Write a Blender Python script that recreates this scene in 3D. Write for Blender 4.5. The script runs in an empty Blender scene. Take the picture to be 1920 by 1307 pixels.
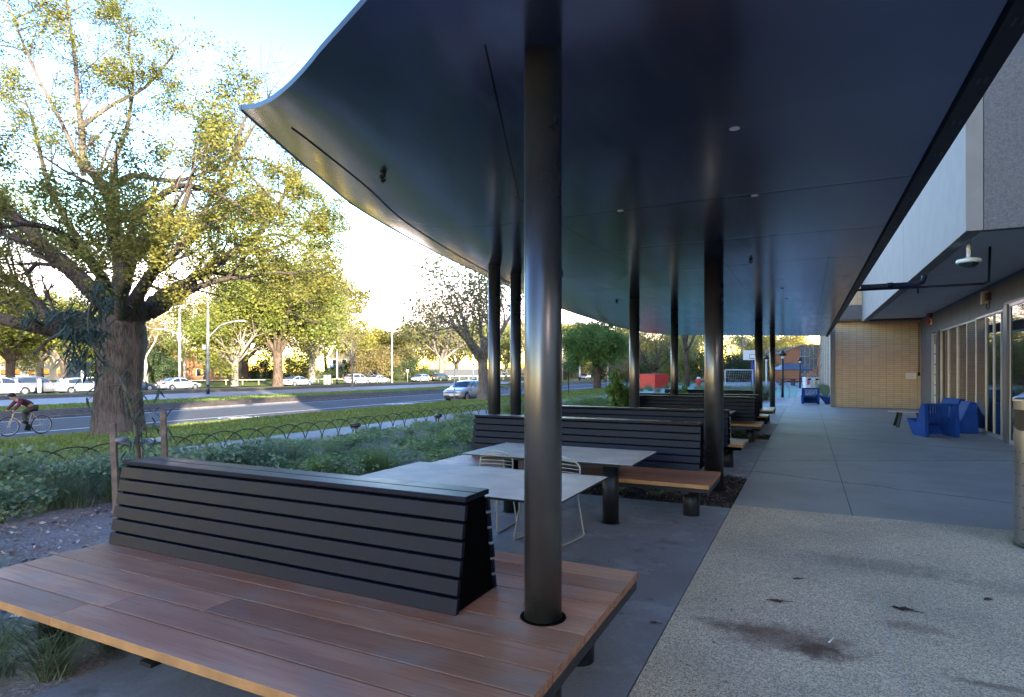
import bpy, math, random
import numpy as np
from mathutils import Vector, Matrix

# ------------------------------------------------------------------ camera, sky, sun, exposure
S = bpy.context.scene
C = S.collection
YAW = 0.455
cam_d = bpy.data.cameras.new("camera")
cam_d.sensor_width = 36.0
cam_d.lens = 1130 / 1920 * 36.0
cam_d.shift_y = 40.5 / 1920
cam_d.clip_start = 0.05
cam_d.clip_end = 3000
cam = bpy.data.objects.new("camera", cam_d)
cam.location = (0, 0, 1.70)
cam.rotation_euler = (math.pi / 2, 0, YAW)
C.objects.link(cam)
S.camera = cam

SUN_EL = math.radians(10.5)
SUN_AZ = math.atan2(0.80, -0.60)          # clockwise from +Y : sun stands to the +X, -Y side
w = bpy.data.worlds.new("World")
S.world = w
w.use_nodes = True
wn = w.node_tree.nodes
bg = wn["Background"]
sky = wn.new("ShaderNodeTexSky")
sky.sky_type = 'NISHITA'
sky.sun_disc = False
sky.sun_elevation = SUN_EL
sky.sun_rotation = SUN_AZ
sky.air_density = 1.0
sky.dust_density = 0.6
sky.ozone_density = 1.0
hs = wn.new("ShaderNodeHueSaturation")
hs.inputs['Saturation'].default_value = 1.0
gm = wn.new("ShaderNodeGamma")
gm.inputs['Gamma'].default_value = 2.4      # deepens the blue overhead against the pale horizon
cap = wn.new("ShaderNodeMix")                # tames the glare round the low sun
cap.data_type = 'RGBA'; cap.blend_type = 'DARKEN'; cap.inputs[0].default_value = 1.0
cap.inputs[7].default_value = (4.6, 4.6, 4.6, 1)
w.node_tree.links.new(sky.outputs[0], cap.inputs[6])
w.node_tree.links.new(cap.outputs[2], gm.inputs['Color'])
w.node_tree.links.new(gm.outputs[0], hs.inputs['Color'])
tint = wn.new("ShaderNodeMix")
tint.data_type = 'RGBA'; tint.blend_type = 'MULTIPLY'; tint.inputs[0].default_value = 1.0
tint.inputs[7].default_value = (1.20, 0.93, 0.94, 1)
w.node_tree.links.new(hs.outputs[0], tint.inputs[6])
w.node_tree.links.new(tint.outputs[2], bg.inputs[0])
bg.inputs[1].default_value = 0.05

sun_d = bpy.data.lights.new("sun", 'SUN')
sun_d.energy = 5.0
sun_d.angle = math.radians(0.5)
sun_d.color = (1.0, 0.88, 0.68)
sun = bpy.data.objects.new("sun", sun_d)
sdir = Vector((0.80 * math.cos(SUN_EL), -0.60 * math.cos(SUN_EL), math.sin(SUN_EL)))
sun.rotation_euler = sdir.to_track_quat('Z', 'Y').to_euler()
C.objects.link(sun)

S.view_settings.view_transform = 'Standard'
S.view_settings.look = 'None'
S.view_settings.gamma = 1.0
S.view_settings.exposure = 2.55
try:
    S.cycles.max_bounces = 8
    S.cycles.diffuse_bounces = 4
    S.cycles.glossy_bounces = 4
    S.cycles.transmission_bounces = 4
    S.cycles.transparent_max_bounces = 6
except Exception:
    pass

# ------------------------------------------------------------------ materials
def _mix(nt, fac, a, b, mode='MIX'):
    n = nt.nodes.new("ShaderNodeMix")
    n.data_type = 'RGBA'
    n.blend_type = mode
    for sock, v in ((n.inputs[0], fac), (n.inputs[6], a), (n.inputs[7], b)):
        if hasattr(v, 'links'):
            nt.links.new(v, sock)
        elif isinstance(v, (int, float)):
            sock.default_value = v
        else:
            sock.default_value = (*v, 1) if len(v) == 3 else v
    return n.outputs[2]

def _math(nt, op, a, b=None, c=None, clamp=False):
    n = nt.nodes.new("ShaderNodeMath")
    n.operation = op
    n.use_clamp = clamp
    for i, v in enumerate((a, b, c)):
        if v is None:
            continue
        if hasattr(v, 'links'):
            nt.links.new(v, n.inputs[i])
        else:
            n.inputs[i].default_value = v
    return n.outputs[0]

def _noise(nt, vec, scale, detail=4, rough=0.55):
    n = nt.nodes.new("ShaderNodeTexNoise")
    n.inputs['Scale'].default_value = scale
    n.inputs['Detail'].default_value = detail
    n.inputs['Roughness'].default_value = rough
    nt.links.new(vec, n.inputs['Vector'])
    return n.outputs['Fac']

def _map(nt, vec, scale=(1, 1, 1), loc=(0, 0, 0), rot=(0, 0, 0)):
    n = nt.nodes.new("ShaderNodeMapping")
    n.inputs['Scale'].default_value = scale
    n.inputs['Location'].default_value = loc
    n.inputs['Rotation'].default_value = rot
    nt.links.new(vec, n.inputs['Vector'])
    return n.outputs[0]

def _smooth(nt, x, lo, hi):
    n = nt.nodes.new("ShaderNodeMapRange")
    n.interpolation_type = 'SMOOTHSTEP'
    nt.links.new(x, n.inputs[0])
    n.inputs[1].default_value = lo
    n.inputs[2].default_value = hi
    return n.outputs[0]

def _sep(nt, vec):
    n = nt.nodes.new("ShaderNodeSeparateXYZ")
    nt.links.new(vec, n.inputs[0])
    return n.outputs

def _comb(nt, x, y, z):
    n = nt.nodes.new("ShaderNodeCombineXYZ")
    for i, v in enumerate((x, y, z)):
        if hasattr(v, 'links'):
            nt.links.new(v, n.inputs[i])
        else:
            n.inputs[i].default_value = v
    return n.outputs[0]

def new_mat(name):
    m = bpy.data.materials.new(name)
    m.use_nodes = True
    nt = m.node_tree
    p = nt.nodes["Principled BSDF"]
    return m, nt, p

def _pos(nt):
    return nt.nodes.new("ShaderNodeNewGeometry").outputs['Position']

def _obj(nt):
    return nt.nodes.new("ShaderNodeTexCoord").outputs['Object']

def _bump(nt, p, h, strength=0.3, dist=0.01):
    b = nt.nodes.new("ShaderNodeBump")
    b.inputs['Strength'].default_value = strength
    b.inputs['Distance'].default_value = dist
    nt.links.new(h, b.inputs['Height'])
    nt.links.new(b.outputs[0], p.inputs['Normal'])

def mat(name, col, rough=0.6, metal=0.0, var=0.12, scale=6.0, bump=0.0, bscale=60.0, bdist=0.004, spec=0.5, coat=0.0, world=False, col2=None, ior=None):
    m, nt, p = new_mat(name)
    v = _pos(nt) if world else _obj(nt)
    n = _noise(nt, v, scale, 5)
    c2 = col2 or tuple(max(0, c * (1 - var * 2)) for c in col)
    c1 = tuple(min(1, c * (1 + var)) for c in col) if col2 is None else col
    nt.links.new(_mix(nt, _smooth(nt, n, 0.3, 0.7), c2, c1), p.inputs['Base Color'])
    p.inputs['Metallic'].default_value = metal
    r = _math(nt, 'MULTIPLY_ADD', n, 0.16, rough - 0.08, clamp=True)
    nt.links.new(r, p.inputs['Roughness'])
    p.inputs['Specular IOR Level'].default_value = spec
    if ior:
        p.inputs['IOR'].default_value = ior
    if coat:
        p.inputs['Coat Weight'].default_value = coat
        p.inputs['Coat Roughness'].default_value = 0.06
    if bump:
        _bump(nt, p, _noise(nt, v, bscale, 4), bump, bdist)
    return m

def leaf_mat(name, a, b, c, trans=0.4, nscale=0.5):
    m, nt, p = new_mat(name)
    g = nt.nodes.new("ShaderNodeNewGeometry")
    rnd = g.outputs['Random Per Island']
    n = _noise(nt, g.outputs['Position'], nscale, 3)
    col = _mix(nt, _smooth(nt, n, 0.35, 0.65), a, b)
    col = _mix(nt, _smooth(nt, rnd, 0.45, 1.0), col, c)
    nt.links.new(col, p.inputs['Base Color'])
    p.inputs['Roughness'].default_value = 0.55
    p.inputs['Specular IOR Level'].default_value = 0.35
    t = nt.nodes.new("ShaderNodeBsdfTranslucent")
    nt.links.new(col, t.inputs[0])
    mx = nt.nodes.new("ShaderNodeMixShader")
    mx.inputs[0].default_value = trans
    nt.links.new(p.outputs[0], mx.inputs[1])
    nt.links.new(t.outputs[0], mx.inputs[2])
    nt.links.new(mx.outputs[0], nt.nodes["Material Output"].inputs[0])
    return m

def bark_mat(name, a, b, scale=5.0):
    m, nt, p = new_mat(name)
    v = _map(nt, _obj(nt), (scale * 1.5, scale * 1.5, scale * 0.16))
    n = _noise(nt, v, 3.0, 8, 0.65)
    n2 = _noise(nt, _obj(nt), 0.9, 3)
    col = _mix(nt, _smooth(nt, n, 0.35, 0.65), a, b)
    col = _mix(nt, _math(nt, 'MULTIPLY', _smooth(nt, n2, 0.45, 0.7), 0.5), col, tuple(min(1, x * 1.5) for x in b))
    nt.links.new(col, p.inputs['Base Color'])
    p.inputs['Roughness'].default_value = 0.9
    p.inputs['Specular IOR Level'].default_value = 0.15
    _bump(nt, p, n, 0.9, 0.05)
    return m

M = {}
M['charcoal'] = mat("charcoal_slat", (0.008, 0.0105, 0.022), 0.45, var=0.12, scale=5, bump=0.10, bscale=120, bdist=0.001, spec=0.16)
M['black'] = mat("black_steel", (0.012, 0.012, 0.013), 0.45, var=0.2)
M['bronze'] = mat("bronze_column", (0.155, 0.147, 0.138), 0.30, metal=0.85, var=0.08, scale=2.5)
M['leg'] = mat("dark_leg_steel", (0.024, 0.024, 0.026), 0.42, metal=0.3, var=0.2)
M['laminate'] = mat("table_laminate", (0.66, 0.55, 0.45), 0.6, var=0.09, scale=2.6, spec=0.2)
M['wire'] = mat("cream_wire", (0.46, 0.43, 0.34), 0.42, var=0.04)
M['concrete_light'] = mat("pale_concrete", (0.25, 0.24, 0.225), 0.8, var=0.05, scale=2.2, bump=0.15, bscale=80, world=True)
M['soffit'] = mat("grey_soffit", (0.52, 0.53, 0.55), 0.75, var=0.03, scale=1)
M['pale_render'] = mat("pale_render", (0.55, 0.52, 0.47), 0.85, var=0.06, world=True)  # kept pale so the unseen blocks bounce light towards the seats
M['wall_grey'] = mat("grey_render", (0.13, 0.135, 0.15), 0.8, var=0.08, scale=2, bump=0.1)
M['alu'] = mat("aluminium_frame", (0.40, 0.42, 0.46), 0.4, metal=0.5, var=0.05)
M['darkalu'] = mat("dark_window_frame", (0.06, 0.065, 0.075), 0.4, metal=0.3, var=0.05)
M['roofskin'] = mat("dark_roof_skin", (0.022, 0.024, 0.03), 0.5, var=0.1)
M['steel'] = mat("stainless_steel", (0.44, 0.43, 0.42), 0.30, metal=0.95, var=0.06, scale=3)
M['white'] = mat("white_paint", (0.78, 0.78, 0.76), 0.45, var=0.04)
M['galv'] = mat("galvanised_pole", (0.42, 0.43, 0.44), 0.45, metal=0.4, var=0.08)
M['palepole'] = mat("pale_painted_pole", (0.66, 0.68, 0.66), 0.5, var=0.05)
M['blue'] = mat("blue_moulded_plastic", (0.017, 0.066, 0.30), 0.65, var=0.07, scale=4, spec=0.06)
M['red'] = mat("red_paint", (0.60, 0.045, 0.028), 0.5, var=0.08)
M['navy'] = mat("navy_padding", (0.02, 0.045, 0.26), 0.55, var=0.1)
M['timber_stake'] = mat("hardwood_stake", (0.21, 0.15, 0.11), 0.8, var=0.2, scale=14, bump=0.3, bscale=90)
M['rubber'] = mat("tyre_rubber", (0.016, 0.016, 0.017), 0.75, var=0.1)
M['rim'] = mat("alloy_rim", (0.5, 0.5, 0.52), 0.3, metal=0.8, var=0.05)
M['carglass'] = mat("car_glass", (0.02, 0.028, 0.035), 0.06, var=0.05, spec=0.8, ior=1.7)
M['lamp_clear'] = mat("headlamp_lens", (0.6, 0.62, 0.66), 0.12, var=0.03, spec=0.8)
M['lamp_red'] = mat("tail_lamp_lens", (0.4, 0.02, 0.015), 0.15, var=0.05, spec=0.8)
M['iron'] = mat("rusty_iron_rod", (0.045, 0.032, 0.026), 0.7, var=0.3, scale=20)
M['kerb'] = mat("kerb_bluestone", (0.14, 0.14, 0.145), 0.85, var=0.15, scale=3, world=True)
M['bark'] = bark_mat("elm_bark", (0.032, 0.027, 0.024), (0.12, 0.099, 0.083))
M['bark_dark'] = bark_mat("dark_bark", (0.035, 0.026, 0.020), (0.11, 0.082, 0.06), 4)
M['bark_pale'] = bark_mat("pale_gum_bark", (0.22, 0.185, 0.155), (0.42, 0.37, 0.32), 3)
M['bark_grey'] = bark_mat("grey_bark", (0.09, 0.08, 0.07), (0.22, 0.19, 0.16), 4)
M['stem'] = mat("green_stem", (0.10, 0.09, 0.05), 0.8, var=0.2)
L = {}
L['elm'] = leaf_mat("elm_leaves", (0.075, 0.105, 0.022), (0.19, 0.185, 0.038), (0.26, 0.225, 0.05), 0.44, 0.35)
L['yellow'] = leaf_mat("yellow_leaves", (0.25, 0.23, 0.045), (0.33, 0.285, 0.06), (0.15, 0.165, 0.035), 0.45, 0.3)
L['gold'] = leaf_mat("golden_leaves", (0.30, 0.26, 0.06), (0.36, 0.31, 0.085), (0.18, 0.18, 0.045), 0.45, 0.3)
L['lime'] = leaf_mat("lime_leaves", (0.165, 0.195, 0.035), (0.245, 0.245, 0.045), (0.10, 0.135, 0.03), 0.45, 0.3)
L['green'] = leaf_mat("green_leaves", (0.065, 0.150, 0.036), (0.095, 0.19, 0.045), (0.15, 0.225, 0.055), 0.4, 0.4)
L['dark'] = leaf_mat("dark_leaves", (0.030, 0.060, 0.026), (0.045, 0.080, 0.032), (0.075, 0.105, 0.035), 0.3, 0.4)
L['olive'] = leaf_mat("olive_leaves", (0.12, 0.13, 0.045), (0.17, 0.165, 0.06), (0.23, 0.20, 0.08), 0.38, 0.3)
L['rust'] = leaf_mat("rust_leaves", (0.22, 0.165, 0.07), (0.25, 0.20, 0.08), (0.16, 0.16, 0.05), 0.4, 0.3)
L['tan'] = leaf_mat("tan_leaves", (0.30, 0.24, 0.11), (0.38, 0.31, 0.15), (0.20, 0.18, 0.07), 0.4, 0.3)
L['gum'] = leaf_mat("young_gum_leaves", (0.030, 0.062, 0.048), (0.048, 0.085, 0.055), (0.075, 0.105, 0.06), 0.2, 1.5)
L['blueleaf'] = leaf_mat("blue_green_leaves", (0.12, 0.20, 0.10), (0.18, 0.26, 0.13), (0.28, 0.35, 0.21), 0.4, 2.0)
L['herb'] = leaf_mat("herb_leaves", (0.13, 0.235, 0.07), (0.22, 0.31, 0.11), (0.38, 0.42, 0.25), 0.42, 1.6)
L['bright'] = leaf_mat("bright_strap_leaves", (0.13, 0.24, 0.04), (0.19, 0.30, 0.05), (0.24, 0.32, 0.09), 0.35, 2.0)
L['tuft'] = leaf_mat("grass_blades", (0.13, 0.19, 0.075), (0.20, 0.25, 0.12), (0.31, 0.31, 0.19), 0.3, 1.2)
L['sedge'] = leaf_mat("sedge_blades", (0.16, 0.24, 0.06), (0.24, 0.31, 0.09), (0.34, 0.36, 0.15), 0.4, 1.2)
L['lawn'] = leaf_mat("lawn_blades", (0.10, 0.165, 0.028), (0.155, 0.205, 0.036), (0.21, 0.22, 0.06), 0.3, 0.5)

# --- wood deck : grain along X, every board its own tone
def wood(name, a, b, c):
    m, nt, p = new_mat(name)
    g = nt.nodes.new("ShaderNodeNewGeometry")
    rnd = g.outputs['Random Per Island']
    o = _obj(nt)
    off = _comb(nt, _math(nt, 'MULTIPLY', rnd, 37.0), _math(nt, 'MULTIPLY', rnd, 11.0), 0.0)
    va = nt.nodes.new("ShaderNodeVectorMath"); va.operation = 'ADD'
    nt.links.new(o, va.inputs[0]); nt.links.new(off, va.inputs[1])
    v = va.outputs[0]
    fine = _noise(nt, _map(nt, v, (1.4, 42, 42)), 2.2, 7, 0.62)
    broad = _noise(nt, _map(nt, v, (0.8, 5, 5)), 1.4, 4)
    blot = _noise(nt, v, 2.3, 5, 0.6)
    col = _mix(nt, _smooth(nt, broad, 0.3, 0.7), a, b)
    col = _mix(nt, _math(nt, 'MULTIPLY', _smooth(nt, fine, 0.42, 0.75), 0.55), col, c)
    tone = _math(nt, 'MULTIPLY_ADD', rnd, 0.62, 0.66)
    col = _mix(nt, 1.0, col, _comb(nt, tone, tone, tone), 'MULTIPLY')
    col = _mix(nt, _math(nt, 'MULTIPLY', _smooth(nt, blot, 0.45, 0.72), 0.6), col, (0.30, 0.235, 0.185))
    nt.links.new(col, p.inputs['Base Color'])
    nt.links.new(_math(nt, 'MULTIPLY_ADD', blot, 0.30, 0.30), p.inputs['Roughness'])
    p.inputs['Specular IOR Level'].default_value = 0.28
    _bump(nt, p, fine, 0.25, 0.002)
    return m
M['deck'] = wood("deck_hardwood", (0.385, 0.152, 0.078), (0.50, 0.250, 0.145), (0.22, 0.082, 0.045))
M['deckedge'] = mat("fresh_sawn_edge", (0.50, 0.245, 0.085), 0.65, var=0.12, scale=8)
M['endgrain'] = mat("sawn_end_grain", (0.42, 0.19, 0.10), 0.7, var=0.2, scale=30)

# --- canopy soffit : dark glossy sheets, thin joints
def canopy_mat():
    m, nt, p = new_mat("glossy_canopy_sheet")
    pos = _pos(nt)
    x, y, z = _sep(nt, pos)
    def line(v, at, wd):
        return _math(nt, 'LESS_THAN', _math(nt, 'ABSOLUTE', _math(nt, 'SUBTRACT', v, at)), wd)
    def after(l, y0, y1=99.0):
        k = _math(nt, 'MULTIPLY', _math(nt, 'GREATER_THAN', y, y0), _math(nt, 'LESS_THAN', y, y1))
        return _math(nt, 'MULTIPLY', l, k)
    slant = _math(nt, 'MULTIPLY_ADD', _math(nt, 'SUBTRACT', y, 2.6), 0.40, x)
    t = after(line(slant, -1.42, 0.006), 2.6, 5.05)
    for at, y0 in ((-2.42, 5.0), (-1.10, 9.0), (0.28, 9.5)):
        t = _math(nt, 'MAXIMUM', t, after(line(x, at, 0.010), y0))
    fr = _math(nt, 'FRACT', _math(nt, 'MULTIPLY', _math(nt, 'ADD', y, 0.75), 1 / 1.9))
    ly = after(_math(nt, 'LESS_THAN', _math(nt, 'ABSOLUTE', _math(nt, 'SUBTRACT', fr, 0.5)), 0.0085), 5.5)
    ly = _math(nt, 'MULTIPLY', ly, _math(nt, 'GREATER_THAN', x, -5.2))
    t = _math(nt, 'MAXIMUM', t, ly)
    n = _noise(nt, pos, 0.55, 3)
    iy = _math(nt, 'FLOOR', _math(nt, 'MULTIPLY', _math(nt, 'ADD', y, 0.75 - 0.95), 1 / 1.9))
    ix = _math(nt, 'ADD', _math(nt, 'GREATER_THAN', x, -2.42), _math(nt, 'GREATER_THAN', x, -1.10))
    wnz = nt.nodes.new("ShaderNodeTexWhiteNoise"); wnz.noise_dimensions = '2D'
    nt.links.new(_comb(nt, ix, iy, 0.0), wnz.inputs['Vector'])
    pv = wnz.outputs['Value']
    streak = _noise(nt, _map(nt, pos, (5.0, 0.5, 1)), 1.6, 5, 0.6)
    col = _mix(nt, _smooth(nt, n, 0.3, 0.7), (0.14, 0.165, 0.27), (0.17, 0.195, 0.305))
    pk = _math(nt, 'MULTIPLY_ADD', pv, 0.22, 0.89)
    col = _mix(nt, 1.0, col, _comb(nt, pk, pk, pk), 'MULTIPLY')
    col = _mix(nt, _math(nt, 'MULTIPLY', _smooth(nt, streak, 0.52, 0.75), 0.25), col, (0.24, 0.25, 0.29))
    col = _mix(nt, t, col, (0.006, 0.006, 0.007))
    nt.links.new(col, p.inputs['Base Color'])
    r = _math(nt, 'ADD', _math(nt, 'MULTIPLY_ADD', streak, 0.16, 0.085), _math(nt, 'MULTIPLY', pv, 0.03))
    nt.links.new(r, p.inputs['Roughness'])
    p.inputs['Metallic'].default_value = 0.85
    p.inputs['IOR'].default_value = 1.6
    sc = _map(nt, pos, (0.9, 0.35, 1))
    lip = _smooth(nt, _math(nt, 'ABSOLUTE', _math(nt, 'SUBTRACT', fr, 0.5)), 0.0, 0.03)
    h = _math(nt, 'ADD', _math(nt, 'MULTIPLY', _noise(nt, sc, 1.1, 2), 0.6), _math(nt, 'MULTIPLY', _math(nt, 'MULTIPLY', lip, 0.35), _math(nt, 'GREATER_THAN', y, 5.0)))
    _bump(nt, p, h, 0.14, 0.03)
    return m
M['canopy'] = canopy_mat()
M['canopy_edge'] = mat("canopy_edge_trim", (0.16, 0.15, 0.14), 0.35, metal=0.6, var=0.08, scale=1)

# --- stack-bonded tan brick (faces along X or along Y)
def brick(name, c1, c2, mortar, bw=0.29, rh=0.088, ms=0.009, side=False):
    m, nt, p = new_mat(name)
    x, y, z = _sep(nt, _pos(nt))
    v = _comb(nt, y if side else x, z, 0.0)
    b = nt.nodes.new("ShaderNodeTexBrick")
    b.offset = 0.0
    b.inputs['Scale'].default_value = 1.0
    b.inputs['Brick Width'].default_value = bw
    b.inputs['Row Height'].default_value = rh
    b.inputs['Mortar Size'].default_value = ms
    b.inputs['Mortar Smooth'].default_value = 0.2
    b.inputs['Color1'].default_value = (*c1, 1)
    b.inputs['Color2'].default_value = (*c2, 1)
    b.inputs['Mortar'].default_value = (*mortar, 1)
    nt.links.new(v, b.inputs['Vector'])
    n = _noise(nt, _pos(nt), 1.2, 4)
    col = _mix(nt, _math(nt, 'MULTIPLY', _smooth(nt, n, 0.35, 0.7), 0.3), b.outputs[0], tuple(q * 0.7 for q in c1))
    nt.links.new(col, p.inputs['Base Color'])
    p.inputs['Roughness'].default_value = 0.85
    inv = _math(nt, 'SUBTRACT', 1.0, b.outputs[1])
    _bump(nt, p, inv, 0.3, 0.006)
    return m
M['brick'] = brick("tan_stack_brick", (0.66, 0.52, 0.36), (0.57, 0.44, 0.30), (0.36, 0.265, 0.175))
M['brick_side'] = brick("tan_stack_brick_side", (0.40, 0.265, 0.135), (0.33, 0.215, 0.11), (0.16, 0.10, 0.06), side=True)
M['brick_orange'] = brick("orange_brick", (0.44, 0.19, 0.09), (0.38, 0.16, 0.08), (0.33, 0.2, 0.12), 0.24, 0.086)

def glass_mat():
    m, nt, p = new_mat("dark_window_glass")
    n = _noise(nt, _pos(nt), 0.6, 2)
    nt.links.new(_mix(nt, n, (0.010, 0.013, 0.017), (0.018, 0.022, 0.028)), p.inputs['Base Color'])
    p.inputs['Roughness'].default_value = 0.025
    p.inputs['IOR'].default_value = 2.1
    p.inputs['Specular IOR Level'].default_value = 0.75
    _bump(nt, p, _noise(nt, _pos(nt), 0.9, 1), 0.05, 0.02)
    return m
M['glass'] = glass_mat()

# --- ground surfaces
def aggregate_mat():
    m, nt, p = new_mat("exposed_aggregate")
    pos = _pos(nt)
    x, y, z = _sep(nt, pos)
    vor = nt.nodes.new("ShaderNodeTexVoronoi")
    vor.inputs['Scale'].default_value = 105
    nt.links.new(pos, vor.inputs['Vector'])
    n1 = _noise(nt, pos, 120, 2, 0.6)
    n2 = _noise(nt, pos, 1.1, 5)
    vcol = _sep(nt, vor.outputs['Color'])[0]
    col = _mix(nt, _smooth(nt, vcol, 0.25, 0.75), (0.56, 0.43, 0.28), (0.86, 0.70, 0.48))
    col = _mix(nt, _smooth(nt, n1, 0.54, 0.66), col, (0.11, 0.10, 0.09))
    col = _mix(nt, _math(nt, 'MULTIPLY', _smooth(nt, n2, 0.35, 0.7), 0.3), col, (0.19, 0.175, 0.155))
    # rust-brown spill stains with their own shapes
    nst = _noise(nt, pos, 8.0, 7, 0.7)
    def spill(cx, cy, rx, ry, rot, amt, tint):
        nonlocal col
        q = _map(nt, pos, (1, 1, 1), (-cx, -cy, 0))
        q = _map(nt, q, (1 / rx, 1 / ry, 0), (0, 0, 0), (0, 0, rot))
        ln = nt.nodes.new("ShaderNodeVectorMath"); ln.operation = 'LENGTH'
        nt.links.new(q, ln.inputs[0])
        d = _math(nt, 'ADD', ln.outputs['Value'], _math(nt, 'MULTIPLY_ADD', nst, 1.7, -0.85))
        k = _math(nt, 'SUBTRACT', 1.0, _smooth(nt, d, 0.25, 1.0))
        col = _mix(nt, _math(nt, 'MULTIPLY', k, amt), col, tint)
    spill(-0.12, 4.18, 0.56, 0.30, 0.15, 0.62, (0.17, 0.075, 0.05))
    spill(0.06, 4.10, 0.22, 0.17, 0.4, 0.7, (0.085, 0.042, 0.032))
    spill(-0.45, 4.25, 0.35, 0.12, 0.1, 0.5, (0.12, 0.06, 0.04))
    spill(0.62, 4.75, 0.28, 0.13, 0.2, 0.42, (0.15, 0.075, 0.05))
    spill(0.95, 4.05, 0.35, 0.05, 0.2, 0.5, (0.11, 0.05, 0.035))
    spill(0.55, 6.1, 0.9, 0.35, 0.2, 0.35, (0.075, 0.075, 0.078))
    spill(1.5, 5.9, 0.7, 0.3, -0.2, 0.25, (0.08, 0.08, 0.08))
    # saw-cut joint
    jx = _math(nt, 'LESS_THAN', _math(nt, 'ABSOLUTE', _math(nt, 'SUBTRACT', x, 0.475)), 0.004)
    col = _mix(nt, _math(nt, 'MULTIPLY', jx, 0.8), col, (0.50, 0.47, 0.43))
    nt.links.new(col, p.inputs['Base Color'])
    p.inputs['Roughness'].default_value = 0.9
    p.inputs['Specular IOR Level'].default_value = 0.15
    _bump(nt, p, n1, 0.35, 0.004)
    return m
M['aggregate'] = aggregate_mat()

def ground_mat(name, cols, scales, bump=0.4, bdist=0.03):
    m, nt, p = new_mat(name)
    pos = _pos(nt)
    a = _noise(nt, pos, scales[0], 5, 0.6)
    b = _noise(nt, pos, scales[1], 4, 0.65)
    col = _mix(nt, _smooth(nt, a, 0.32, 0.68), cols[0], cols[1])
    col = _mix(nt, _smooth(nt, b, 0.48, 0.66), col, cols[2])
    nt.links.new(col, p.inputs['Base Color'])
    p.inputs['Roughness'].default_value = 0.95
    p.inputs['Specular IOR Level'].default_value = 0.1
    _bump(nt, p, b, bump, bdist)
    return m
def paving_mat(name, a, b, joints=True, wet=False):
    m, nt, p = new_mat(name)
    pos = _pos(nt)
    x, y, z = _sep(nt, pos)
    n = _noise(nt, pos, 0.9, 6, 0.6)
    n1 = _noise(nt, pos, 45, 3)
    col = _mix(nt, _smooth(nt, n, 0.3, 0.7), a, b)
    col = _mix(nt, _math(nt, 'MULTIPLY', _smooth(nt, n1, 0.45, 0.75), 0.35), col, tuple(q * 0.55 for q in a))
    if joints:
        t = _math(nt, 'LESS_THAN', _math(nt, 'ABSOLUTE', _math(nt, 'SUBTRACT', x, 0.48)), 0.006)
        for (sx, sy, k, wd) in ((0.35, 1.0, 10.6, 0.018), (0.42, 1.0, 17.4, 0.026), (-0.5, 1.0, 12.6, 0.02), (0.2, 1.0, 23.5, 0.03)):
            wob = _math(nt, 'MULTIPLY_ADD', n, 0.5, -0.25)
            e = _math(nt, 'ADD', _math(nt, 'ADD', _math(nt, 'MULTIPLY', x, sx), _math(nt, 'MULTIPLY', y, sy)), wob)
            l = _math(nt, 'LESS_THAN', _math(nt, 'ABSOLUTE', _math(nt, 'SUBTRACT', e, k)), wd)
            t = _math(nt, 'MAXIMUM', t, l)
        col = _mix(nt, _math(nt, 'MULTIPLY', t, 0.85), col, (0.05, 0.05, 0.05))
    if wet:
        n3 = _noise(nt, pos, 2.6, 6, 0.7)
        col = _mix(nt, _math(nt, 'MULTIPLY', _smooth(nt, n3, 0.50, 0.64), 0.42), col, (0.40, 0.39, 0.39))
        n4 = _noise(nt, _map(nt, pos, (1, 1, 1), (7, 3, 0)), 1.7, 5, 0.7)
        col = _mix(nt, _math(nt, 'MULTIPLY', _smooth(nt, n4, 0.54, 0.66), 0.5), col, (0.10, 0.075, 0.06))
    nt.links.new(col, p.inputs['Base Color'])
    nt.links.new(_math(nt, 'MULTIPLY_ADD', n, 0.3, 0.5), p.inputs['Roughness'])
    _bump(nt, p, n1, 0.15, 0.002)
    return m
M['slab'] = paving_mat("dark_slab_concrete", (0.22, 0.205, 0.20), (0.295, 0.275, 0.265), False, True)
M['paving'] = paving_mat("smooth_grey_concrete", (0.30, 0.28, 0.255), (0.39, 0.365, 0.335))
M['pathpale'] = paving_mat("pale_path_concrete", (0.36, 0.345, 0.35), (0.43, 0.41, 0.41), False)
M['asphalt'] = ground_mat("asphalt", ((0.085, 0.086, 0.092), (0.11, 0.11, 0.116), (0.125, 0.125, 0.13)), (0.35, 30), 0.2, 0.004)
M['footpath'] = paving_mat("footpath_asphalt", (0.13, 0.13, 0.145), (0.17, 0.17, 0.185), False)
M['road2'] = paving_mat("pale_road", (0.19, 0.185, 0.18), (0.24, 0.235, 0.23), False)
M['court'] = paving_mat("green_court", (0.07, 0.27, 0.20), (0.09, 0.32, 0.24), False)

M['mulch'] = ground_mat("bark_mulch", ((0.25, 0.20, 0.17), (0.36, 0.295, 0.25), (0.48, 0.41, 0.355)), (0.7, 28), 0.9, 0.03)
M['soil'] = ground_mat("dark_soil", ((0.030, 0.022, 0.018), (0.055, 0.04, 0.033), (0.08, 0.06, 0.05)), (1.5, 40), 0.9, 0.02)
M['lawn'] = ground_mat("lawn_ground", ((0.115, 0.165, 0.028), (0.16, 0.20, 0.036), (0.17, 0.165, 0.05)), (0.25, 9), 0.5, 0.03)
M['dirt'] = ground_mat("bank_dirt", ((0.075, 0.055, 0.042), (0.12, 0.09, 0.065), (0.16, 0.125, 0.09)), (0.5, 6), 0.8, 0.05)
M['marking'] = mat("road_marking_paint", (0.78, 0.78, 0.76), 0.6, var=0.12, scale=3, world=True)

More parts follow.
